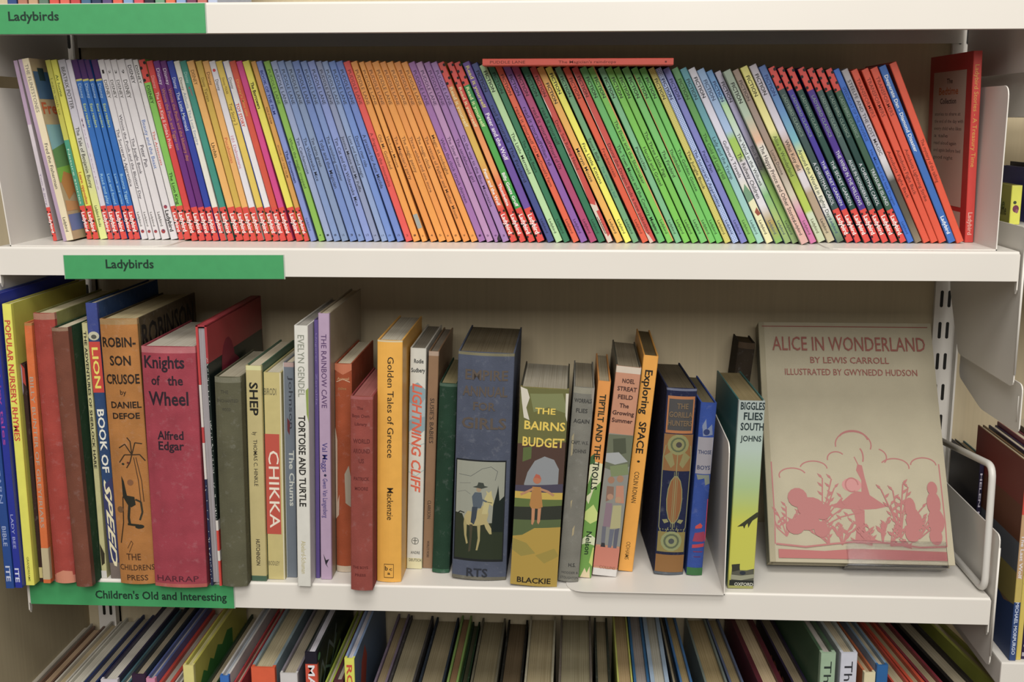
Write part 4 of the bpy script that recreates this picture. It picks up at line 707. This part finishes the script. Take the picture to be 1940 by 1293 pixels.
old((1133, 724), 1158, (1096, 1096), 1119.5, .13, 'E8942C', 'narrow hardback, orange above and green camouflage pattern below', [V('TIPTILT AND THE TROLLS', .065, .545, '1E2A1C', .5, True), V('Nelson', .76, .88, '1E3A1E', .45, True)], [('p', [(0, .40), (.3, .40), (1, .42), (1, 1), (0, 1)], '6CA03C'), ('p', [(0, .40), (1, .41), (1, .50), (.5, .54), (.2, .62), (0, .60)], 'D8D8AC'), ('p', [(0, .52), (.25, .46), (.3, .56), (0, .58)], '5A8C34'), ('p', [(.0, .66), (.6, .62), (1, .66), (1, .70), (.5, .72), (0, .70)], 'C8D874'), ('p', [(0, .80), (.5, .77), (1, .79), (1, .83), (.4, .82), (0, .83)], 'D4DCB0'), ('p', [(.9, .84), (1, .84), (1, .94), (.7, .92)], 'C0D060'), ('p', [(.1, 1), (.4, .95), (.6, .975), (.8, .94), (.9, 1)], 'E0CCA0'), ('p', [(0, .38), (.3, .36), (.4, .41), (0, .42)], '3E6A34')], page='A89A7C', dz=.0012)
old((1168, 698), 1217.5, (1122, 1094), 1166.5, .13, 'C88A68', 'hardback with pinkish title panel above a drawing of four children',
    [Hh('NOEL', .30, .80, .075, .13, '4A2A24', True), Hh('STREAT', .14, .92, .112, .13, '4A2A24', True), Hh('FEILD', .20, .80, .15, .13, '4A2A24', True), Hh('The', .30, .68, .19, .13, '4A2A24', True), Hh('Growing', .05, .92, .225, .13, '4A2A24', True), Hh('Summer', .06, .9, .26, .13, '4A2A24', True), Hh('COLLINS', .25, .9, .965, .1, 'A85A48')],
    [('r', 0, .315, 1, .85, '8C8C84'), ('p', [(0, .32), (1, .315), (1, .46), (.6, .50), (0, .48)], '6A7058'), ('p', [(.2, .34), (.7, .33), (.8, .40), (.3, .42)], '4E5440'), ('p', [(0, .41), (.5, .40), (.9, .44), (.4, .46), (0, .45)], 'A4A8A8'), ('p', [(.2, .47), (.9, .45), (1, .5), (.3, .52)], '7C8A5C'),
     ('e', .32, .535, .14, .15, 'A4785C'), ('e', .68, .525, .14, .15, 'A87E60'), ('p', [(.55, .56), (.85, .555), (.95, .64), (.6, .64)], 'C08468'), ('p', [(.18, .565), (.46, .565), (.5, .62), (.2, .64)], '8C6A58'), ('e', .36, .615, .13, .13, 'B4886C'), ('e', .70, .625, .13, .13, 'B8906C'), ('p', [(.22, .645), (.48, .645), (.5, .76), (.2, .76)], '8C7480'), ('p', [(.52, .655), (.86, .65), (.92, .76), (.50, .77)], 'B0AA78'),
     ('p', [(.18, .76), (.34, .76), (.36, .84), (.2, .84)], '6A6C78'), ('p', [(.50, .77), (.68, .77), (.64, .86), (.5, .86)], '686C7C'), ('p', [(.70, .77), (.88, .76), (.86, .86), (.72, .86)], '5E6070'), ('p', [(.22, .84), (.36, .84), (.4, .86), (.2, .86)], '34343A'), ('r', 0, .86, 1, .955, 'CC7A64')],
    board='4A4A40', page='8C8068', zones=[(0, .03, 'D4C4B0'), (.965, 1, 'D8D4D0')], dz=.0012)
old((1219.5, 676), 1250.5, (1171, 1084), 1196, .14, 'F0A41C', 'tall orange yellow hardback leaning toward the dark gap', [V('Exploring', .065, .265, '2A2414', .52, True), V('SPACE', .30, .445, '2A2414', .5, True), V('COLIN RONAN', .53, .675, '3A3018', .34), V('ODHAMS', .86, .945, '7A5A1C', .3)], [('e', .5, .482, .1, .08, '2A2414')], page='6E5E3C', dz=.0012)
old((1264, 738), 1324.5, (1238.5, 1090), 1291.5, .12, '1E2444', 'dark blue decorated hardback with gilt roses on its spine',
    [Hh('THE', .36, .74, .105, .14, '7A6448', True), Hh('GORILLA', .12, .9, .15, .14, '7A6448', True), Hh('HUNTERS', .1, .9, .195, .14, '7A6448', True)],
    [('r', .05, .04, .95, .235, 'B4703A'), ('r', .10, .055, .90, .22, '4A4848'), ('r', .02, .24, .98, .435, '8E6230'), ('e', .5, .295, .36, .36, '8C8A54'), ('e', .5, .295, .26, .26, '5A6444'), ('e', .5, .295, .2, .2, '8C8A54'), ('e', .52, .295, .1, .1, '4A4440'), ('p', [(.06, .36), (.3, .33), (.42, .40), (.3, .42)], '8C8450'), ('p', [(.94, .36), (.7, .33), (.58, .40), (.7, .42)], '8C8450'),
     ('e', .5, .59, .27, .86, '8C8A58'), ('e', .5, .59, .24, .82, '8E5A2C'), ('l', [(.5, .34), (.5, .75)], .03, '8C8A58'), ('l', [(.44, .44), (.44, .74)], .015, '8C8A58'), ('l', [(.56, .44), (.56, .74)], .015, '8C8A58'), ('l', [(.1, .30), (.03, .36), (.05, .74), (.2, .80), (.36, .74)], .025, '8C8A58'), ('l', [(.92, .30), (.97, .36), (.95, .74), (.8, .80), (.64, .74)], .025, '8C8A58'),
     ('r', .04, .765, .96, .875, '8A7A3C'), ('e', .5, .815, .36, .36, '8C9260'), ('e', .5, .815, .27, .27, '5A6448'), ('e', .5, .815, .2, .2, '8C9260'), ('e', .5, .815, .1, .1, '4A5050'), ('p', [(.14, .70), (.3, .695), (.36, .71), (.22, .72)], '8C8A58'), ('p', [(.86, .70), (.7, .695), (.64, .71), (.78, .72)], '8C8A58'), ('r', .02, .89, .98, .985, '8C6028')] + [('e', .1 + .088 * k, .752, .02, .02, '8C8A58') for k in range(10)] + [('e', .06 + .075 * k, .882, .022, .022, '26243A') for k in range(13)],
    kind='cloth', bulge=.0025, page='5E5440', zones=[(0, .012, '6A7088'), (.985, 1, '5A6068')], dz=.0012, yaw=.055)
old((1328, 765), 1357, (1300, 1091), 1331.5, .12, '2C4A98', 'small bright blue hardback with a silver plaque, beside the tall bookend plate',
    [Hh('THOSE', .08, .92, .29, .18, '3A4468', True), Hh('BOYS', .1, .92, .38, .20, '3A4468', True)], [('p', [(.2, .13), (.4, .09), (.5, .15), (.8, .12), (.9, .18), (.3, .19)], '7A86A4'), ('e', .5, .165, .2, .2, '28386C'), ('r', .02, .195, .98, .405, '98949C'), ('p', [(.1, .41), (.9, .41), (.98, .46), (.7, .47), (.6, .43), (.2, .44)], '7C8478'), ('p', [(.3, .71), (.6, .69), (.75, .705), (.7, .72), (.3, .725)], 'C83E38'), ('p', [(.3, .75), (.9, .74), (1, .78), (.9, .80), (.2, .80)], '9A3050'), ('p', [(.2, .82), (.95, .81), (.95, .83), (.2, .84)], 'B83444'), ('l', [(.3, .86), (.9, .86)], .07, '7A2A5A'), ('l', [(.35, .89), (.8, .89)], .06, '5A2A64'), ('r', 0, .955, 1, 1, '2E6A34'), ('l', [(.95, .55), (1, .8)], .05, 'B83050')], kind='cloth', bulge=.0015, page='6E6448', dz=.0012, yaw=.055)
old((1400, 761), 1444.5, (1378.5, 1117), 1433, .13, 'B8C0B4', 'hardback fading from pale blue to yellow with a black aeroplane on its spine',
    [Hh('BIGGLES', .08, 1, .045, .215, '1E3034', True), Hh('FLIES', .22, .94, .098, .215, '1E3034', True), Hh('SOUTH', .12, 1, .152, .215, '1E3034', True), Hh('JOHNS', .14, .94, .21, .165, '2A3A3C', True), Hh('OXFORD', .25, .98, .985, .10, 'C8C8B8', True)],
    [('p', [(.22, .665), (.40, .645), (.58, .625), (.95, .585), (1, .585), (1, .61), (.8, .63), (.72, .65), (.66, .67), (.62, .645), (.55, .655), (.5, .675), (.45, .66)], '3A3C28'), ('p', [(.12, .885), (.4, .87), (.44, .90), (.7, .90), (.98, .89), (1, .985), (.1, .985)], '5A5A4C'), ('p', [(.1, .87), (.42, .865), (.42, .90), (.14, .91)], '3A3A2E'), ('p', [(.1, .925), (.5, .93), (1, .92), (1, .94), (.5, .955), (.1, .95)], '9A9A80'), ('p', [(.05, .955), (1, .955), (1, .985), (.05, .985)], '2A2E2A'), ('e', .55, .915, .12, .08, '2E3640')],
    spine_mat=grad([(0, 'A8B4B0'), (.25, 'B4C8BC'), (.45, 'A8C488'), (.58, 'BCC84C'), (.65, 'CCCC2C'), (.9, 'CACA30'), (1, '9A9A50')]), board='2E6A68', page='8C7C54', yaw=.04)
def settle():
    """no book passes through its neighbour: the one standing further back gives way"""
    for a, b in zip(OLD, OLD[1:]):
        if a.get('yaw') or b.get('yaw'): continue
        worst = 0
        for z in (0, min(a['h'] * math.cos(a['th']), b['h'] * math.cos(b['th']))):
            ra = a['x0'] + a['t'] / math.cos(a['th']) + z * math.tan(a['th']); lb = b['x0'] + z * math.tan(b['th'])
            if a['th'] > 0: ra += 0
            worst = max(worst, ra - lb + .0004)
        if worst <= 0: continue
        if b['Y'] < a['Y'] - .001 and 'edge' not in a: a['t'] = max(.004, a['t'] - worst)
        else:
            b['x0'] += worst
            if 'edge' not in b: b['t'] = max(.004, b['t'] - worst)
    for q in OLD:
        if 'edge' in q: edge_build(**q); continue
        z0 = Z_LOW + q['dz'] + .0003 + (q['t'] * math.sin(q['th']) if q['th'] > 0 else 0)
        R = Matrix.Rotation(q['yaw'], 3, 'Z') @ Matrix.Rotation(q['th'], 3, 'Y')
        r = make_book(q['name'], (q['x0'], q['Y'], z0), R, q['t'], q['h'], q['d'], q['spine'], texts=q['texts'], art=q['art'], hcap=1.38, **q['kw'])
        tag(r, q['label'], 'book', ROWB)
settle()
# dark brown book shape behind it
r = make_book('hardback_book', (.1500, .1530, Z_LOW + .0003), Matrix.Rotation(.10, 3, 'Y'), .0175, .218, .044, '30261A', None, [(0, .03, '4A3A28')], 'cloth', '4A3C24', .002)
tag(r, 'dark brown book shape standing deep behind the one with the aeroplane', 'book', ROWB)
bookend(.1445, -.0060, Z_LOW + .0001, -1, .152, .150, .150, 'white steel bookend between the small blue book and the aeroplane book')

# ---------------------------------------------------------------- the big book shown face out on its clear stand
def face_out():
    th = math.radians(31.0); wd, ht, tk = .1815, .2560, .020
    # local x (thickness) faces the room, local y (away from the spine) runs along the shelf
    R = Matrix.Rotation(-th, 3, 'X') @ Matrix.Rotation(-math.pi / 2, 3, 'Z')
    # front bottom edge at y=.055
    base = Vector((.1950, 0.0455, Z_LOW + .0145)) - R @ Vector((tk, 0, 0))
    K = 'B46A66'; B2 = 'A0584C'
    fr = []
    T = lambda s, u0, u1, v, c, col=B2: ('t', 'h', s, u0, u1, v, c, col, False)
    fr += [('l', [(.02, .018), (.98, .018)], .006, B2), T('ALICE IN WONDERLAND', .075, .955, .125, .090), T('BY LEWIS CARROLL', .29, .74, .180, .040), T('ILLUSTRATED BY GWYNEDD HUDSON', .14, .895, .232, .040)]
    def arc(cu, cv, ru, rv, a0, a1, n=14): return [(cu + ru * math.cos(math.radians(a0 + (a1 - a0) * i / n)), cv - rv * math.sin(math.radians(a0 + (a1 - a0) * i / n))) for i in range(n + 1)]
    for a in [(.15, .655, .075, .03, 200, 20), (.27, .625, .075, .03, 170, 0), (.40, .585, .05, .03, 190, 40), (.50, .525, .10, .055, 190, -20), (.62, .575, .06, .035, 70, -40), (.72, .615, .08, .035, 150, -10), (.88, .605, .07, .03, 180, 0)]:
        fr.append(('l', arc(*a), .007, K))
    fr.append(('l', arc(.50, .512, .085, .045, 150, 10), .010, K))
    for u in (.035, .965): fr.append(('l', [(u, .60), (u + .004, .84), (u, .93)], .007, K))
    # toadstool with a curled shoot on top
    fr += [('p', [(.345, .775), (.42, .755), (.47, .725), (.50, .715), (.55, .72), (.60, .745), (.66, .775), (.60, .785), (.50, .79), (.40, .785)], K), ('p', [(.475, .79), (.535, .79), (.53, .86), (.545, .915), (.47, .915), (.485, .86)], K), ('e', .475, .69, .055, .04, 'C88480'), ('l', arc(.475, .69, .035, .028, 0, 300), .008, K), ('p', [(.525, .73), (.53, .67), (.505, .63), (.515, .605), (.54, .61), (.55, .66), (.57, .73)], K), ('l', [(.52, .61), (.50, .575)], .006, K), ('l', arc(.52, .575, .03, .04, 60, -30), .008, K)]
    # bushes and shrubs of leaves where the garden scene stands
    rng = random.Random(11)
    def shrub(u, v, hgt, lean, n):
        for k in range(n):
            a = lean + rng.uniform(-.9, .9); L = hgt * rng.uniform(.5, 1)
            p1 = (u + math.sin(a) * L * 1.35 * .5, v - math.cos(a) * L * .5); p2 = (u + math.sin(a * 1.25) * L * 1.35, v - math.cos(a * 1.1) * L)
            p1, p2 = [(min(.96, max(.04, q[0])), q[1]) for q in (p1, p2)]
            fr.append(('l', [(u, v), p1, p2], .007, K))
            for q in range(4):
                f = .45 + .18 * q; pu, pv = u + (p2[0] - u) * f, v + (p2[1] - v) * f; s = rng.choice((-1, 1))
                if .05 < pu < .94: fr.append(('p', [(pu, pv), (pu + s * .018, pv - .008), (pu + s * .028, pv - .022), (pu + s * .006, pv - .014)], K))
    for a in [(.10, .90, .13, -.2, 5), (.30, .86, .20, .25, 7), (.40, .93, .10, .6, 6), (.33, .93, .09, -.4, 5), (.62, .92, .09, -.5, 6), (.72, .90, .22, -.15, 7), (.82, .90, .13, .3, 6), (.56, .93, .08, -.9, 5), (.66, .93, .09, .8, 5)]: shrub(*a)
    # rounded topiary mounds
    for u, v, ru, rv in [(.17, .745, .055, .055), (.24, .785, .075, .06), (.30, .80, .05, .045), (.215, .84, .07, .05), (.15, .86, .05, .045), (.29, .87, .04, .045), (.785, .78, .030, .06), (.80, .83, .045, .06), (.785, .88, .04, .05), (.915, .70, .028, .04), (.915, .76, .038, .065), (.92, .83, .045, .07), (.91, .89, .035, .05)]: fr.append(('e', u, v, ru, rv, K))
    fr += [('l', [(.04, .93), (.2, .94), (.36, .925), (.5, .915), (.66, .92), (.82, .935), (.96, .93)], .010, K), ('p', [(.05, .95), (.3, .955), (.45, .945), (.6, .945), (.96, .95), (.96, .985), (.05, .985)], 'B4605C')]
    r = make_book('hardback_book', base, R, tk, ht, wd, 'A89E80', 'B8AE92', (), 'linen', '8C8468', 0, .0024, .003, (), (), fr)
    tag(r, 'large cream cloth hardback shown face out with a rose pink garden scene', 'book')
    # stand
    m = clear_plastic(); root = empty('book_stand', (.315, .06, Z_LOW)); inv = root.matrix_world.inverted()
    def put(mb, nm, bev=.0006):
        o = mb.build(nm, root, bevel=bev); o.matrix_parent_inverse = inv; return o
    n = R @ Vector((1, 0, 0)); up = R @ Vector((0, 0, 1))
    fb = Vector((0, 0.0455, Z_LOW + .0145))
    def P(x, a, b): q = fb + n * a + up * b; return (x, q.y, q.z)
    x0, x1 = .2715, .3690
    mb = MB(); mb.prism([P(x0, .0012, -.0030), P(x0, .0012, .0225), P(x0, .0032, .0225), P(x0, .0032, -.0030)], (x1 - x0, 0, 0), m); put(mb, 'front_lip')
    mb = MB(); mb.prism([P(x0, .0012, -.0030), P(x0, .0012, -.0008), P(x0, -.024, -.0008), P(x0, -.024, -.0030)], (x1 - x0, 0, 0), m); put(mb, 'ledge')
    mb = MB(); mb.prism([P(x0, -.0216, -.0008), P(x0, -.0238, -.0008), P(x0, -.0238, .14), P(x0, -.0216, .14)], (x1 - x0, 0, 0), m); put(mb, 'back_rest')
    q = P(x0, -.0238, .10)
    mb = MB(); mb.prism([(x0, q[1] + .001, q[2]), (x0, q[1] + .003, q[2]), (x0, q[1] + .019, Z_LOW + .0002), (x0, q[1] + .017, Z_LOW + .0002)], (x1 - x0, 0, 0), m); put(mb, 'prop_leg')
    tag(root, 'clear acrylic stand holding the large pink and cream book', 'book stand')
face_out()
# ---------------------------------------------------------------- the bottom row, seen from above
ROWC = 'hardbacks on the bottom shelf'
LAST = [-9.0, 0.0]
def low(l, r, py, cov, label, page='CFC4A8', kind='print', spine=None, d=.185, Y=.010, yaw=0.0, c=.0022, bulge=0, **kw):
    zt = aY((l + r) / 2, py, Y).z
    if py <= 1293: x0, x1 = aY(l, py, Y).x, aY(r, py, Y).x
    else: x0, x1 = aZ(l, 1293, zt).x, aZ(r, 1293, zt).x
    if yaw: 
        y_ = aZ((l + r) / 2, min(py, 1293), zt).y if py > 1293 else Y
        x0 += math.tan(yaw) * (y_ - Y); x1 += math.tan(yaw) * (y_ - Y)
    x0 = max(x0, LAST[0] + .0004 + .19 * max(0, yaw - LAST[1])); x1 = max(x1, x0 + .004); LAST[:] = [x1, yaw]
    h = zt - Z_FOOT - .0003
    r_ = make_book('hardback_book', (x0, Y, Z_FOOT + .0003), Matrix.Rotation(yaw, 3, 'Z'), x1 - x0, h, min(d, .198 - Y), spine or cov, cov, kw.pop('zones', ()), kind, page, bulge, c, .004, **kw)
    return tag(r_, label, 'book', ROWC)
low(14, 69, 1330, 'B4AC9C', 'first book of the bottom row, thick pale page block in light grey boards', 'CFC6B4')
low(71, 100, 1336, '7A5A48', 'tan page block in brown boards next to the first pale one of the bottom row', 'C4A480')
low(103, 127, 1326, 'D4CEC0', 'slim cream book before the wide white page block of the bottom row', 'C8B48C')
low(129, 157, 1318, 'D8D4C4', 'book with the whitest wide page block near the dark end of the bottom row', 'DCD6C6')
low(159, 184, 1312, '26386E', 'navy boarded book with thin pages near the dark end of the bottom row', 'B8AC94')
low(190, 222, 1289, '2E2A4A', 'book with dark violet boards and white spine top, bottom row', 'DAD4C8', spine='DAD2DC')
low(224, 246, 1300, '4E7884', 'book with teal boards beside the dark violet one, bottom row', 'C8BEA8')
low(249, 274, 1279, '1E2A38', 'book with blackish spine and teal edge before the pink spine, bottom row', 'A89C84', spine='3A2440')
low(276, 293, 1287, '5A6AA8', 'book with a pink spine top and blue boards, bottom row', 'B4AEB0', spine='E08CB0')
low(295, 328, 1302, 'CC3E2A', 'book with bright red boards beside the pink spine, bottom row', 'B0A89C', c=.0045)
low(331, 344, 1306, 'C8C4BC', 'thin whitish book squeezed before the yellow one, bottom row', 'B8B0A4')
low(346, 366, 1262, 'CCC43C', 'yellow book with scalloped green leaves on its cover, bottom row', 'D8D08C', spine='E4DA7C', rart=[('p', [(0, .12), (.05, .085), (.1, .11), (.16, .075), (.22, .10), (.28, .065), (.34, .09), (.42, .055), (.5, .08), (.6, .05), (.7, .07), (.7, .5), (0, .5)], '3C8434')])
low(392, 414, 1312, '1E3A26', 'dark green boarded book with tan pages, past the yellow one, bottom row', 'B8A888')
low(416, 433, 1282, 'DCD8D4', 'white covered book with a blue spine top and blue script, bottom row', 'BCC4D0', spine='2E74CC', rart=[('t', 'h', 'The Bestial', .03, .55, .10, .065, '3A4490', True)])
low(443, 457, 1300, 'C8343C', 'thin crimson boarded book before the orange spine, bottom row', 'B8A890', c=.004)
low(475, 520, 1266, '8CA0A8', 'thick book with an orange spine top and pale grey boards, bottom row', 'C8BA94', spine='EC5A24', c=.003)
low(530, 563, 1277, '8C8490', 'book with a chipped white spine top beside the orange one, bottom row', 'BCB098', spine='D8D4D4')
low(577, 600, 1237, '1A2420', 'black book with a red and white spine panel, bottom row', 'D8D4E0', spine='1E1A2A', zones=[(.045, .5, 'D84A2A')], texts=[('v', 'MARVELLOUS', .25, .05, .42, .55, 'F0ECF0', True)], rart=[('l', [(.03, .16), (.12, .07), (.18, .13), (.3, .05), (.42, .11), (.5, .04)], .02, '7A8480'), ('l', [(.05, .20), (.2, .12), (.33, .16), (.5, .08)], .015, '6A8C74'), ('e', .05, .03, .03, .02, '5A9A5C'), ('l', [(0, .22), (.3, .17), (.6, .14)], .03, '7A9A3C')])
low(616, 630, 1306, 'B8CC2C', 'lime boarded thin book beside the black one, bottom row', 'C8BCA8')
low(632, 650, 1290, '5E2A34', 'maroon boarded book tucked before the yellow spine, bottom row', 'C0B4A0')
low(652, 671, 1249, '8CA8D4', 'pale blue book with a yellow spine and red capitals, bottom row', 'DCD8E0', spine='E4E43C', texts=[('v', 'ROMPING', .22, .024, .32, .56, 'D8482C', True)], rart=[('r', 0, 0, 1, 1, '5E728C'), ('p', [(.04, .3), (.1, .2), (.16, .15), (.2, .08), (.3, .04), (.36, .10), (.3, .2), (.24, .28), (.2, .5)], 'B4442C')])
low(708, 733, 1312, '7A6A7C', 'tan page block in mauve boards past the pale blue one, bottom row', 'A08C68', kind='cloth')
low(736, 785, 1316, '4A4644', 'thick grey brown page block in dull boards, third past the yellow spine, bottom row', 'A49878', kind='cloth')
low(793, 841, 1320, '2A3440', 'thick page block in dark slate boards before the lime edged one, bottom row', '9C8E6C', kind='cloth')
low(846, 868, 1316, '7CA048', 'book with lime green board edges and brown pages, bottom row', '94704C')
low(870, 888, 1330, '1E3A1E', 'thin dark green book past the lime edged one, bottom row', '4A4A34', kind='cloth')
low(891, 941, 1322, '6A6450', 'thick page block with chipped board edges past the dark green book, bottom row', '8C8060', kind='cloth')
low(947, 989, 1326, '24221C', 'darkest brown thick page block in black boards, bottom row', '6E5C42', kind='cloth')
low(993, 1048, 1318, 'B0A88C', 'thick pale page block with ragged cream board edges, middle of the bottom row', 'B4A47C', kind='cloth')
low(1058, 1122, 1318, '74685C', 'thickest greyish page block, just past the ragged cream one, bottom row', 'A49A78', kind='cloth')
low(1129, 1157, 1322, '35392E', 'tan page block in dark olive boards past the thickest one, bottom row', '988A68', kind='cloth')
low(1170, 1199, 1300, 'C4C850', 'book with thin lime yellow boards, middle of the bottom row', 'B89C6C', c=.0016)
low(1201, 1231, 1306, '2A6A9C', 'book with strong blue boards past the lime yellow one, bottom row', 'A89E98', c=.0026)
low(1233, 1268, 1302, 'A4BCD4', 'book with broad pale blue and white boards, bottom row', 'C8C4B4', c=.005)
low(1272, 1284, 1314, '1E2428', 'thin blackish book past the pale blue boards, bottom row', 'B0A284', yaw=.02)
low(1286, 1312, 1312, '3E74AC', 'tan page block with a blue board on one side, bottom row', 'B49C68', yaw=.03)
low(1335, 1378, 1320, '7C8880', 'book with grey green boards and tan pages, bottom row', 'B49E6E', yaw=.04)
low(1380, 1409, 1320, '5E6A88', 'book with blue grey boards beside the grey green one, bottom row', 'A89468', yaw=.05)
low(1436, 1484, 1302, '5A1E2A', 'thick maroon book, wide maroon board showing, bottom row', 'C4AC84', yaw=.06, c=.005)
low(1500, 1530, 1318, '2E2440', 'dark violet book with orange lettered board, bottom row', '9A8A6C', yaw=.07, lart=[('r', 0, 0, 1, 1, '2A1C20'), ('t', 'h', 'ARABIAN', .35, .98, .09, .055, 'B0682C', True), ('t', 'h', 'NIGHTS', .4, .98, .16, .055, 'B0682C', True)])
low(1556, 1585, 1239, '4A6A4C', 'pale green plastic covered book with a black title, bottom row', 'CCC4BC', spine='9CB898', texts=[('v', 'The Silver', .24, .030, .33, .52, '2E3A34', False)], yaw=.08, c=.0035)
low(1594, 1626, 1239, 'B4BCB8', 'white plastic covered book with a black title beside the pale green one, bottom row', 'CDBFA0', spine='CCCEDC', texts=[('v', 'The Secret', .24, .030, .33, .52, '34343C', False)], yaw=.08, c=.003)
low(1638, 1660, 1276, 'C86A34', 'book with a small cream spine and orange brown boards, bottom row', 'BCA47C', spine='E0D4A8', yaw=.09)
low(1662, 1684, 1262, '7A94AC', 'book with a bright blue spine top, bottom row', 'BDB094', spine='1E64A4', yaw=.09)
low(1690, 1722, 1306, 'C8402A', 'red edged book with a wide cream page block, bottom row', 'C0B08C', yaw=.10)
low(1725, 1752, 1310, 'D84A24', 'vermilion boarded book past the red edged one, bottom row', 'B09C74', yaw=.11, c=.005)
low(1755, 1786, 1312, '8C2A38', 'book with dark red boards and tan pages, third from the end of the bottom row', 'B4A27C', yaw=.12, c=.003)
low(1800, 1845, 1316, '1E1A18', 'black book with gold flecks on its board, second from the end of the bottom row', 'B0A488', yaw=.13, c=.004, lart=[('r', 0, 0, 1, 1, '1A1816')] + [('e', .9 - .05 * k, .05 + .01 * (k % 3), .02, .02, 'A8742C') for k in range(8)])
low(1878, 1908, 1312, 'A4A82C', 'olive yellow book with a broad board showing, last of the bottom row', 'C4B48C', spine='24284A', yaw=.15, c=.004)

# ---------------------------------------------------------------- the next bay, seen past the end plates
NX = 'books in the next bay'
ZN = -.3905
mb = MB(); mb.box((.4065, -.012, ZN - .027), (.95, .2, ZN), WHITE_METAL); root = empty('metal_shelf', (.7, 0, ZN)); o = mb.build('shelf_tray', root, bevel=.0015); o.matrix_parent_inverse = root.matrix_world.inverted()
tag(root, 'white metal shelf of the next bay under the blue footed book', 'shelf', 'white metal library shelves')
mb = MB(); mb.box((.4095, -.004, -.012), (.95, .2, .018), WHITE_METAL); root = empty('metal_shelf', (.7, 0, 0)); o = mb.build('shelf_tray', root, bevel=.004); o.matrix_parent_inverse = root.matrix_world.inverted()
tag(root, 'white metal shelf of the next bay under the small yellow book', 'shelf', 'white metal library shelves')
def nb(x0, t, h, z, Y, d, spine, label, **kw):
    r = make_book('paperback_book', (x0, Y, z + .0003), Matrix.Rotation(kw.pop('yaw', 0), 3, 'Z'), t, h, d, spine, **kw)
    return tag(r, label, 'book', NX)
nb(.4150, .0062, .197, ZN, -.008, .13, '2E4A80', 'paperback with a red top and blue foot at the edge of the next bay', board='7A5A34', zones=[(0, .26, 'D84430'), (.26, .58, 'C8A070'), (.58, .70, 'C8B04C')],
   texts=[('v', 'The Last Wolf', .25, .36, .58, .5, 'E4DCE0', True), ('v', 'MICHAEL MORPURGO', .25, .70, .97, .5, 'C8D4EC', True)], lart=[('r', 0, 0, 1, .22, '7A2A20'), ('r', 0, .22, 1, .40, '6A3A20'), ('r', 0, .40, 1, .55, '5C6068'), ('r', 0, .55, 1, .72, '8A7A30'), ('p', [(0, .72), (.6, .70), (.8, .74), (1, .71), (1, 1), (0, 1)], '1E3A6C')])
nb(.4220, .0046, .190, ZN, -.006, .13, 'D8C044', 'narrow yellow paperback of the next bay', texts=[('v', 'Northern Lights', .25, .35, .60, .5, '4A3A24', False)])
nb(.4272, .0078, .196, ZN, -.004, .13, '2A1A44', 'dark violet paperback of the next bay with a round mark at its foot', texts=[('v', 'RANSDELL', .25, .45, .70, .5, 'B8A8D0', True)], art=[('e', .5, .93, .3, .3, 'B8B0B8'), ('e', .5, .93, .2, .2, '2A1A44'), ('r', .1, .965, .9, .985, 'B8B0B8')])
nb(.4356, .0090, .200, ZN, -.004, .13, '7A3040', 'plum coloured paperback of the next bay, beside the dark violet one')
nb(.4452, .020, .205, ZN, -.004, .13, '4A3A2A', 'brown paperback of the next bay, mostly out of view')
# two small ones deeper, seen over the plate
nb(xat(1855, .092, -.24), .0042, .1365, -.362, .092, .09, '241E3A', 'small navy paperback with pale capitals behind the bent wire', board='1E1A24', texts=[('v', 'HELEN MOSS', .25, .08, .60, .5, 'D0C8D8', True)], page='A08A64')
nb(xat(1866, .092, -.24), .0080, .1345, -.362, .092, .09, '2E6A74', 'small picture spined paperback in teal and orange behind the bent wire', zones=[(0, .22, '6A6A88')], art=[('p', [(.1, .5), (.5, .34), (.9, .5), (.8, .8), (.3, .9)], 'B4682C'), ('l', [(.2, .8), (.5, .4), (.8, .75)], .08, '3A2418'), ('e', .6, .1, .12, .1, '2A2A3A')], page='A08A64')
# upper level of the next bay
yx = xat(1917, .070, .05)
nb(yx, xat(1937, .070, .05) - yx, aY(1927, 352, .070).z - .018, .018, .070, .10, 'E2E22C', 'small yellow book with a plum coloured blob on its spine, on the next bay shelf', art=[('e', .5, .60, .30, .36, '7A3450'), ('e', .38, .44, .16, .16, '3A4A34'), ('e', .62, .66, .14, .2, '9A5A6C')], board='A8A428', zones=[(0, .03, 'E0DC50')], lart=[('t', 'h', 'A tale', .45, .85, .62, .10, '5A6A20', True), ('t', 'h', 'for bedtime', .4, .9, .78, .10, '5A5A20', True)])
nx_ = yx + .024
nb(nx_, .0070, .052, .018, .072, .10, '3A3E8E', 'navy book with a pale pink top behind the small yellow one', zones=[(0, .3, 'D8B8AC')], texts=[('v', 'Quin', .25, .45, .75, .5, 'A8A4D8', True)])
nb(nx_ + .009, .020, .056, .018, .070, .10, '1A1620', 'blackish book on the next bay shelf past the navy one')
# unseen shelves added at both sides to shade the back walls
for x0, x1, z, la in ((.4095, .95, .145, 'unseen shelf added to shade the next bay, above the small yellow book'), (-.97, -.554, Z_TOP, 'unseen shelf added to shade the wall before the first bookend')):
    mb = MB(); mb.box((x0, 0, z - LIP), (x1, .2, z), WHITE_METAL); root = empty('metal_shelf', ((x0 + x1) / 2, 0, z)); o = mb.build('shelf_tray', root, bevel=.0015); o.matrix_parent_inverse = root.matrix_world.inverted()
    tag(root, la, 'shelf', 'white metal library shelves')
